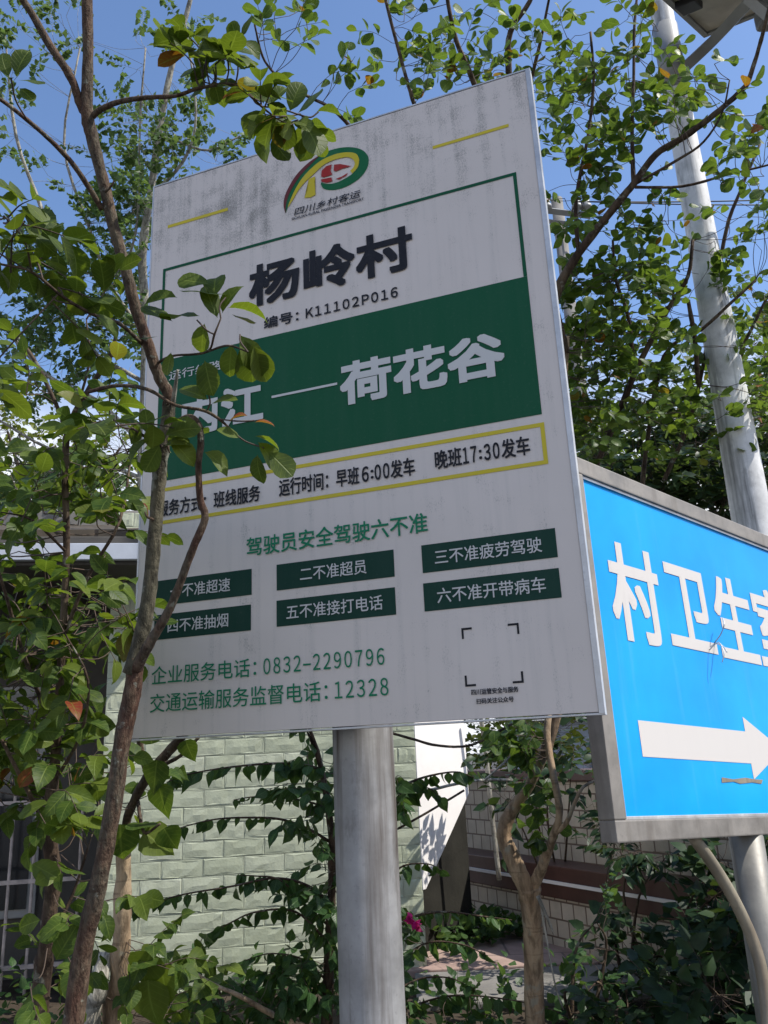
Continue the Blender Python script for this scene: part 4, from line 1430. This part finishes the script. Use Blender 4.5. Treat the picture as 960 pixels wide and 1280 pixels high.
for px, py, rx, ry, n in ((195, 170, 28, 60, 36), (160, 180, 36, 50, 22), (235, 140, 20, 60, 12), (175, 260, 24, 70, 44), (150, 310, 40, 60, 36), (90, 340, 70, 60, 34), (20, 60, 30, 60, 12), (85, 40, 40, 40, 12), (40, 180, 50, 60, 10), (120, 400, 60, 40, 30), (30, 330, 40, 50, 20),
                          (60, 430, 80, 50, 54), (150, 420, 40, 60, 36), (30, 480, 50, 30, 20), (120, 490, 50, 30, 18), (232, 30, 16, 34, 7), (178, 60, 14, 50, 5), (290, 178, 24, 14, 5), (110, 250, 40, 50, 10), (250, 195, 40, 18, 7), (60, 600, 90, 25, 40), (150, 590, 40, 30, 16)):
    t.fill(px, py, rx, ry, D2 + .1, 0.5, n, 18, 0.056, tl=0.24, maxlen=1.4, upn=0.45, spread=1.1)
pt = thing('airy_tree', 'tall thin pale barked tree with tiny leaves against the sky at far left', 'tree', (tb[0], tb[1], 0))
t.build(pt, M['leafFan'], M['barkpale'], 'crown')

# ---- broad-leaved shrub at the left edge
t = Plant('oval', 0.22, 0.3)
D3 = 1.85
sb = P(40, 1400, D3)
t.limb([np.array([sb[0], sb[1], 0]), P(48, 1290, D3), P(58, 1180, D3), P(66, 1100, D3), P(62, 1030, D3), P(70, 930, D3), P(78, 800, D3), P(83, 690, D3), P(83, 550, D3), P(109, 490, D3), P(137, 447, D3), P(147, 410, D3)],
       [0.03, 0.022, 0.018, 0.0165, 0.015, 0.011, 0.0085, 0.0075, 0.007, 0.006, 0.005, 0.004], M['barkdark'], 'stem', 10, 0.08)
for pts, w in (
        ([(83, 540, D3), (70, 505, D3), (40, 445, D3), (5, 405, D3), (-20, 390, D3)], [6, 5.5, 5, 4, 3]),
        ([(98, 505, D3), (112, 450, D3), (108, 400, D3)], [4, 3, 2]),
        ([(78, 800, D3), (110, 720, D3), (150, 650, D3), (165, 560, D3 + .1)], [5, 5, 4, 3]),
        ([(70, 920, D3), (30, 820, D3), (0, 720, D3 - .1), (-30, 650, D3 - .1)], [6, 5, 4, 3]),
        ([(83, 690, D3), (40, 650, D3 - .1), (0, 640, D3 - .1)], [4, 3, 2]),
        ([(66, 980, D3), (100, 920, D3 - .05), (110, 850, D3 - .1), (80, 790, D3 - .1)], [5, 4, 3, 2]),
        ([(62, 1040, D3), (20, 960, D3 - .1), (-10, 900, D3 - .1)], [6, 5, 4]),
        ([(60, 1180, D3), (90, 1120, D3 + .05), (110, 1060, D3 + .05)], [5, 4, 3])):
    t.pxlimb(pts, w, M['barkdark'], 'branch', k=7, n=4)
for px, py, rx, ry, n in ((70, 590, 80, 34, 12), (135, 630, 30, 50, 9), (30, 650, 50, 40, 8), (110, 545, 50, 26, 6), (60, 755, 70, 25, 12), (140, 770, 24, 30, 7), (40, 810, 50, 40, 17), (25, 890, 36, 60, 18), (80, 850, 30, 50, 8), (60, 930, 50, 40, 9),
                          (25, 985, 40, 30, 9), (90, 1000, 40, 26, 6), (75, 1060, 40, 30, 4), (110, 1130, 30, 50, 4), (50, 1215, 50, 40, 7), (30, 480, 30, 24, 3)):
    t.fill(px, py, rx, ry, D3, 0.2, n, 6, 0.058, tl=0.12, maxlen=0.6, droop=0.35, upn=0.6, thigh=0.985)
for (x, y, a, l, ti, fc) in ((22, 1020, 30, 44, .8, .4), (62, 1015, -25, 46, .85, .7), (8, 925, 5, 30, .85, .4), (28, 925, 0, 36, .9, .6), (26, 930, -100, 24, .95, .7), (30, 932, -60, 28, .6, .6), (24, 985, 60, 34, .985, .6),
                             (40, 1080, -20, 40, .7, .6), (50, 1150, 200, 36, .6, .6), (45, 1170, 10, 36, .4, .6), (60, 1240, 190, 44, .5, .5), (70, 1200, 60, 44, .3, .7)):
    px_leaf(t, x, y, D3 - .15, a, l, ti, fc)
for px, py, rx, ry, n in ((70, 680, 80, 40, 10), (120, 790, 40, 60, 9), (50, 760, 60, 50, 10), (40, 870, 50, 70, 14), (70, 960, 50, 50, 9), (80, 600, 80, 40, 10)):
    t.fill(px, py, rx, ry, D3 + 0.3, 0.15, n, 7, 0.044, tl=0.12, maxlen=0.6, droop=0.2, upn=0.6, thigh=0.95)
bs_ = thing('broad_leaved_shrub', 'dense dark green broad leaved shrub filling the left edge before the grey recess', 'shrub', (sb[0], sb[1], 0))
t.build(bs_, M['leafDark'], M['twig'], 'foliage')

# ---- old pruned stump stem with dark boughs, left under the board
t = Plant('heart', 0.15, 0.25)
D4 = 2.55
s0 = P(150, 1400, D4)
t.limb([np.array([s0[0], s0[1], 0]), P(146, 1290, D4), P(150, 1215, D4), P(153, 1130, D4), P(155, 1062, D4)], [0.05, 0.045, 0.03, 0.026, 0.022], M['barktan'], 'stem', 12, 0.08)
t.limb([np.array([s0[0] - 0.02, s0[1], 0]), P(112, 1290, D4 - .05), P(122, 1240, D4 - .05), P(132, 1190, D4)], [0.05, 0.035, 0.028, 0.022], M['barkpale'], 'stem', 12, 0.08)
t.pxlimb([(155, 1070, D4), (160, 1020, D4), (185, 970, D4), (215, 935, D4), (240, 905, D4), (300, 820, D4 + .1)], [9, 11, 12, 12, 10, 8], M['barkdark'], 'branch', k=8)
t.pxlimb([(185, 968, D4), (175, 930, D4), (185, 890, D4)], [10, 9, 7], M['barkdark'], 'branch', k=8)
t.pxlimb([(190, 962, D4), (225, 945, D4 - .05), (250, 920, D4 - .05)], [6, 5, 4], M['barkdark'], 'branch', k=8)
t.pxlimb([(172, 1000, D4), (180, 1040, D4 - .1), (200, 1030, D4 - .15)], [5, 4, 3], M['barkdark'], 'branch', k=8)
for (x, y, a, l, ti, fc) in ((232, 925, -70, 30, .3, .7), (196, 950, -95, 44, .2, .7), (198, 980, -75, 46, .45, .7), (160, 1030, 0, 48, .4, .3), (150, 1030, -90, 56, .35, .8), (180, 1040, -35, 48, .8, .7), (205, 1035, -60, 34, .5, .7),
                             (170, 950, 140, 40, .2, .6), (190, 930, 100, 34, .2, .6), (150, 980, -160, 40, .3, .6), (200, 1205, -80, 56, .85, .7), (188, 1190, -110, 50, .8, .7), (225, 1200, -50, 40, .6, .7), (185, 1225, -85, 60, .85, .7), (235, 1195, -20, 34, .7, .5)):
    px_leaf(t, x, y, D4 - 0.1, a, l, ti, fc)
for px, py, rx, ry, n in ((185, 1000, 40, 40, 5), (150, 1180, 40, 60, 5), (130, 1000, 30, 40, 3), (185, 1250, 60, 40, 9), (215, 1200, 40, 30, 5), (110, 1250, 40, 40, 4)):
    t.fill(px, py, rx, ry, D4, 0.15, n, 5, 0.062, tl=0.12, maxlen=0.6, droop=0.6, upn=0.6, thigh=0.92)
os_ = thing('pruned_shrub', 'pruned old shrub with tan stump and heart shaped leaves under the sign', 'shrub', (s0[0], s0[1], 0))
t.build(os_, M['leafDark'], M['twig'], 'foliage')

# ---- climbing bougainvillea around the pole, long arching shoots
t = Plant('ovate', 0.2, 0.3)
D5 = 3.35
v0 = P(410, 1420, D5)
t.limb([np.array([v0[0], v0[1], 0.40]), P(408, 1290, D5), P(412, 1180, D5), P(415, 1060, D5), P(402, 960, D5), P(385, 905, D5)], [0.03, 0.024, 0.02, 0.016, 0.011, 0.006], M['barkdark'], 'stem', 8, 0.08)
t.limb([np.array([v0[0] + .06, v0[1], 0.40]), P(470, 1290, D5 + .1), P(480, 1180, D5 + .1), P(480, 1060, D5 + .1), P(500, 990, D5 + .1)], [0.02, 0.016, 0.014, 0.012, 0.008], M['barkdark'], 'stem', 8, 0.08)
t.limb([np.array([v0[0] - .04, v0[1], 0.40]), P(420, 1300, D5 - .1), P(345, 1270, D5 - .15), P(300, 1245, D5 - .2), P(262, 1228, D5 - .2), P(215, 1195, D5 - .3)], [0.018, 0.014, 0.011, 0.009, 0.007, 0.003], M['barktan'], 'stem', 8, 0.05)


def shoot(pix, n, ll, w0=4, hang=0.9, tl=0.2, th=0.6):
    """arching shoot with leaves hanging below it"""
    q = t.pxlimb(pix, np.linspace(w0, 1.2, len(pix)), M['barkdark'], 'shoot', k=5, n=6, wob=0)
    n = int(n * 0.85)
    for i in range(n):
        j = (i + 0.5 + rng.uniform(-0.3, 0.3)) / n * (len(q) - 1)
        i0 = min(max(int(j), 0), len(q) - 2)
        p = q[i0] + (q[i0 + 1] - q[i0]) * (j - i0)
        d = unit(q[i0 + 1] - q[i0]) * rng.uniform(-0.3, 0.9) - UP * hang + rdir() * 0.55
        nn = (CR @ np.array([0, 0.2, 1.0])) * 0.7 + rdir() * 0.7 + UP * 0.2
        f_ = 0.55 + 0.45 * math.sin(min(1, (1 - j / (len(q) - 1)) + 0.25) * math.pi / 2)
        t.lv.add(p, unit(d), unit(nn), ll * f_ * rng.uniform(0.6, 1.15), tl + (th - tl) * rng.random())


shoot([(405, 962, D5), (370, 955, D5), (330, 955, D5 - .05), (280, 960, D5 - .1), (235, 968, D5 - .15), (208, 978, D5 - .2)], 34, 0.085, 4, 0.9, 0.3, 0.95)
shoot([(412, 1012, D5), (385, 1002, D5), (350, 997, D5), (318, 996, D5), (292, 1000, D5)], 20, 0.055, 3)
shoot([(412, 1052, D5), (385, 1036, D5), (350, 1024, D5), (310, 1022, D5), (270, 1024, D5 - .05), (235, 1032, D5 - .1), (205, 1042, D5 - .1)], 28, 0.062, 4)
shoot([(414, 1128, D5), (380, 1105, D5), (340, 1098, D5 - .05), (290, 1108, D5 - .1), (230, 1118, D5 - .15), (185, 1130, D5 - .2), (160, 1132, D5 - .25)], 50, 0.072, 4)
shoot([(414, 1160, D5), (380, 1130, D5), (350, 1100, D5 - .05), (318, 1095, D5 - .05), (300, 1094, D5 - .05)], 22, 0.08, 3.5)
shoot([(412, 1180, D5), (370, 1140, D5 - .05), (320, 1140, D5 - .1), (285, 1155, D5 - .1), (255, 1170, D5 - .1)], 26, 0.075, 3.5)
shoot([(412, 1230, D5), (380, 1200, D5), (340, 1192, D5 - .05), (308, 1200, D5 - .1)], 22, 0.06, 3)
shoot([(400, 960, D5), (390, 930, D5), (378, 905, D5), (364, 917, D5)], 12, 0.06, 4)
shoot([(498, 985, D5 + .1), (520, 975, D5 + .1), (545, 968, D5 + .1), (572, 965, D5 + .1), (592, 972, D5 + .1)], 18, 0.085, 4)
shoot([(490, 1010, D5 + .1), (510, 990, D5 + .1), (535, 985, D5 + .1), (552, 1000, D5 + .1)], 12, 0.08, 3)
shoot([(484, 1100, D5 + .1), (505, 1082, D5 + .1), (535, 1080, D5 + .1), (552, 1088, D5 + .1)], 14, 0.075, 3)
shoot([(482, 1170, D5 + .1), (520, 1145, D5 + .1), (560, 1140, D5 + .15), (600, 1145, D5 + .2), (640, 1150, D5 + .2)], 34, 0.075, 4, 0.7, 0.4, 0.95)
shoot([(482, 1215, D5 + .1), (530, 1180, D5), (575, 1180, D5), (610, 1195, D5)], 24, 0.075, 3)
shoot([(482, 1250, D5), (520, 1225, D5), (560, 1222, D5), (590, 1235, D5)], 18, 0.075, 3)
shoot([(482, 1270, D5), (560, 1245, D5), (640, 1250, D5 - .1), (700, 1265, D5 - .1)], 34, 0.075, 3)
# bare pale runner canes
for pix, w, mt in (([(496, 1002, D5 + .1), (530, 990, 3.5), (570, 980, 3.6), (605, 975, 3.7), (640, 975, 3.8)], 4, M['barkpale']), ([(605, 976, 3.7), (625, 958, 3.7), (645, 940, 3.7)], 3, M['barkpale']),
                   ([(490, 1040, D5 + .1), (530, 1018, 3.5), (580, 988, 3.6)], 3, M['barkdark']), ([(485, 915, 3.45), (520, 925, 3.5), (548, 932, 3.5), (590, 931, 3.55), (640, 905, 3.6)], 3.5, M['barkdark'])):
    t.pxlimb(pix, w, mt, 'cane', k=6, n=4)
for px, py, rx, ry, n, tt in ((405, 1010, 26, 70, 22, 0.2), (408, 1140, 30, 80, 26, 0.2), (400, 1240, 45, 50, 26, 0.35), (345, 1240, 50, 35, 16, 0.45), (290, 1260, 60, 30, 14, 0.5), (250, 1230, 40, 30, 8, 0.7), (395, 960, 24, 34, 8, 0.25),
                              (505, 1170, 25, 40, 8, 0.3), (515, 1255, 30, 25, 9, 0.3), (590, 1270, 60, 14, 8, 0.3), (500, 980, 14, 24, 4, .3)):
    t.fill(px, py, rx, ry, D5 - 0.03, 0.15, n, 6, 0.068, tl=0.14, maxlen=0.7, droop=0.7, upn=0.5, tint=tt)
bg = thing('bougainvillea', 'sprawling bougainvillea with long arching shoots of hanging leaves around the grey pole', 'climbing plant', (v0[0], v0[1], 0.42))
t.build(bg, M['leafVine'], M['twig'], 'foliage')
fl = Leaves('heart', 0.3, 0.3)
for (x, y) in ((519, 1152), (515, 1148), (523, 1158)):
    c = P(x, y, D5 - 0.16)
    for k in range(6):
        d = rdir()
        fl.add(c, d, rdir() + (CR @ np.array([0, 0, 1.0])), 0.032)
link('flower', fl.mesh('flower'), M['petal'], bg)

# ---- shrubs and evergreens behind the blue sign and on the garden wall
def bush(name, label, cat, pts_base, fills, leaf, shape, mat, stems=5, D=4.5, nl=8, tl=0.2, low=0.42, upn=0.7, droop=0.1, th=1.0):
    t = Plant(shape, 0.2, 0.2)
    b = np.array(pts_base, float)
    for k in range(stems):
        f0 = fills[k % len(fills)]
        e = P(f0[0] + rng.uniform(-.5, .5) * f0[2], f0[1] - f0[3] * 0.3, f0[4])
        s_ = b + np.array([rng.uniform(-.12, .12), rng.uniform(-.1, .1), 0])
        m = (s_ + e) / 2 + np.array([rng.uniform(-.1, .1), rng.uniform(-.1, .1), 0.1])
        t.limb([s_, m, e], [0.010, 0.006, 0.002], M['barkdark'], 'stem', 7, 0.05)
    for (px, py, rx, ry, d, dd, n) in fills:
        t.fill(px, py, rx, ry, d, dd, n, nl, leaf, tl=tl, maxlen=1.3, upn=upn, droop=droop, thigh=th)
    r = thing(name, label, cat, b)
    t.build(r, mat, M['twig'], 'foliage')
    return r


b1 = P(880, 640, 7.0)
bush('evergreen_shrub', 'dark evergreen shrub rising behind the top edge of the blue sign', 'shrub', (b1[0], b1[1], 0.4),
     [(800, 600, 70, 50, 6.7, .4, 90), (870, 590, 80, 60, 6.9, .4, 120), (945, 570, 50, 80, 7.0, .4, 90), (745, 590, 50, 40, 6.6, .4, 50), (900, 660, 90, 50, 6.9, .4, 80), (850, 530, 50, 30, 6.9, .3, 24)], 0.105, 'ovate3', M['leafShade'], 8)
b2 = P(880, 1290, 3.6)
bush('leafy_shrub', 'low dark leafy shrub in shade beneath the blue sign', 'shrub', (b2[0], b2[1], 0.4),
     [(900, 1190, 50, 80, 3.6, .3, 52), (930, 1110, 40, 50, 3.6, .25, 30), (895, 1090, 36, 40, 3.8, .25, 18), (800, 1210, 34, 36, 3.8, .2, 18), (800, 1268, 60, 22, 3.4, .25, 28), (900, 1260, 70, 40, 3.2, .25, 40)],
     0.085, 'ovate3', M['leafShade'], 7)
b3 = P(780, 1110, 4.3)
bush('feathery_shrub', 'feathery dark shrub drooping over the cream wall under the blue sign corner', 'shrub', (b3[0], b3[1], 0.42),
     [(790, 1068, 40, 14, 4.2, .2, 12), (760, 1055, 26, 10, 4.2, .2, 6), (830, 1075, 40, 16, 4.2, .2, 14)], 0.085, 'lance', M['leafShade'], 3, nl=10, droop=0.5)
b4 = P(740, 1290, 3.4)
bush('tall_weed', 'tall leafy weed beside the tan trunk base', 'plant', (b4[0], b4[1], 0.42),
     [(750, 1170, 14, 60, 3.5, .1, 8), (740, 1250, 30, 30, 3.4, .15, 11)], 0.06, 'ovate3', M['leafVine'], 4, nl=6, tl=0.14)
b5 = P(620, 1000, 6.9)
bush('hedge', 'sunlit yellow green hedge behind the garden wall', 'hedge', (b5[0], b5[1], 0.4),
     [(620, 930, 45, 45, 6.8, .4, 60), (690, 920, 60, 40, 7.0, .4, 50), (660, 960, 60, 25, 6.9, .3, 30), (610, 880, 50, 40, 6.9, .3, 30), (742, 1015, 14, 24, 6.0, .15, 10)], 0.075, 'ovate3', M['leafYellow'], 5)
b6 = P(690, 900, 5.6)
bush('shaded_shrub', 'dark shaded shrub between hedge and forked trunk', 'shrub', (b6[0], b6[1], 0.4),
     [(650, 960, 40, 40, 4.6, .2, 18), (640, 1005, 30, 18, 4.3, .2, 6), (690, 930, 40, 30, 4.6, .2, 16), (720, 960, 25, 40, 4.6, .2, 8)], 0.08, 'ovate3', M['leafShade'], 4)

# ---- distant trees behind the house
t = Plant('round3', 0.2, 0.2)
for (lab, px, dep, fills, mt) in (
        ('sunlit bushy tree behind the brown roof at far left', 60, 10.5, [(40, 600, 90, 60, 60), (110, 620, 70, 50, 45), (150, 560, 40, 40, 16), (10, 540, 40, 40, 16)], 'leafYellow'),
        ('distant dark crown rising behind the street lamp', 930, 9.0, [(930, 560, 70, 90, 70), (860, 600, 70, 60, 60), (780, 600, 60, 50, 45), (960, 450, 40, 70, 30), (740, 560, 40, 50, 30)], 'leafB')):
    t = Plant('round3', 0.2, 0.2)
    b = P(px, 640, dep)
    t.limb([(b[0], b[1], 0), (b[0], b[1], b[2] * 0.6), P(px, 560, dep)], [0.12, 0.09, 0.05], M['barkdark'], 'trunk', 10)
    for f_ in fills:
        e = P(f_[0], f_[1], dep)
        t.limb([(b[0], b[1], b[2] * 0.7), (np.array([b[0], b[1], b[2] * 0.8]) + e) / 2 + UP * 0.1, e], [0.05, 0.035, 0.015], M['barkdark'], 'branch', 6)
    for (fx, fy, rx, ry, n) in fills:
        t.fill(fx, fy, rx, ry, dep, 0.7, n * 2, 12, 0.10, tl=0.4, maxlen=1.5, upn=0.6)
    r_ = thing('distant_tree', lab, 'tree', (b[0], b[1], 0))
    t.build(r_, M[mt], M['twig'], 'crown')

# ---- low plants on the garden ground
t = Plant('ovate', 0.2, 0.25)
for _ in range(420):
    x, y = rng.uniform(-2.6, 3.2), rng.uniform(3.15, 5.0)
    if 4.4 < y and -0.1 < x < 1.15:
        continue
    h_ = rng.uniform(0.05, 0.26)
    s_ = np.array([x, y, 0.41])
    t.twig(s_, s_ + np.array([rng.normal(0, .06), rng.normal(0, .06), h_]), 5, 0.06, 0.15, 0.9, 0.0015, 0.8)
for _ in range(130):                                 # leaves trailing over the paving edge, tinted bright as if sunlit
    x, y = rng.uniform(-0.1, 0.75), rng.uniform(5.45, 5.95)
    s_ = np.array([x, y, 0.45])
    t.twig(s_, s_ + np.array([rng.normal(0, .12), rng.normal(-0.05, .08), rng.uniform(0.03, 0.16)]), 5, 0.07, 0.1, 0.9, 0.0015, 0.8, 0.75)
lv = link('ground_cover', t.lv.mesh('ground_cover'), M['leafVine'])
tag(lv, 'low green leafy ground cover over the garden bed', 'ground cover', kind='stuff')
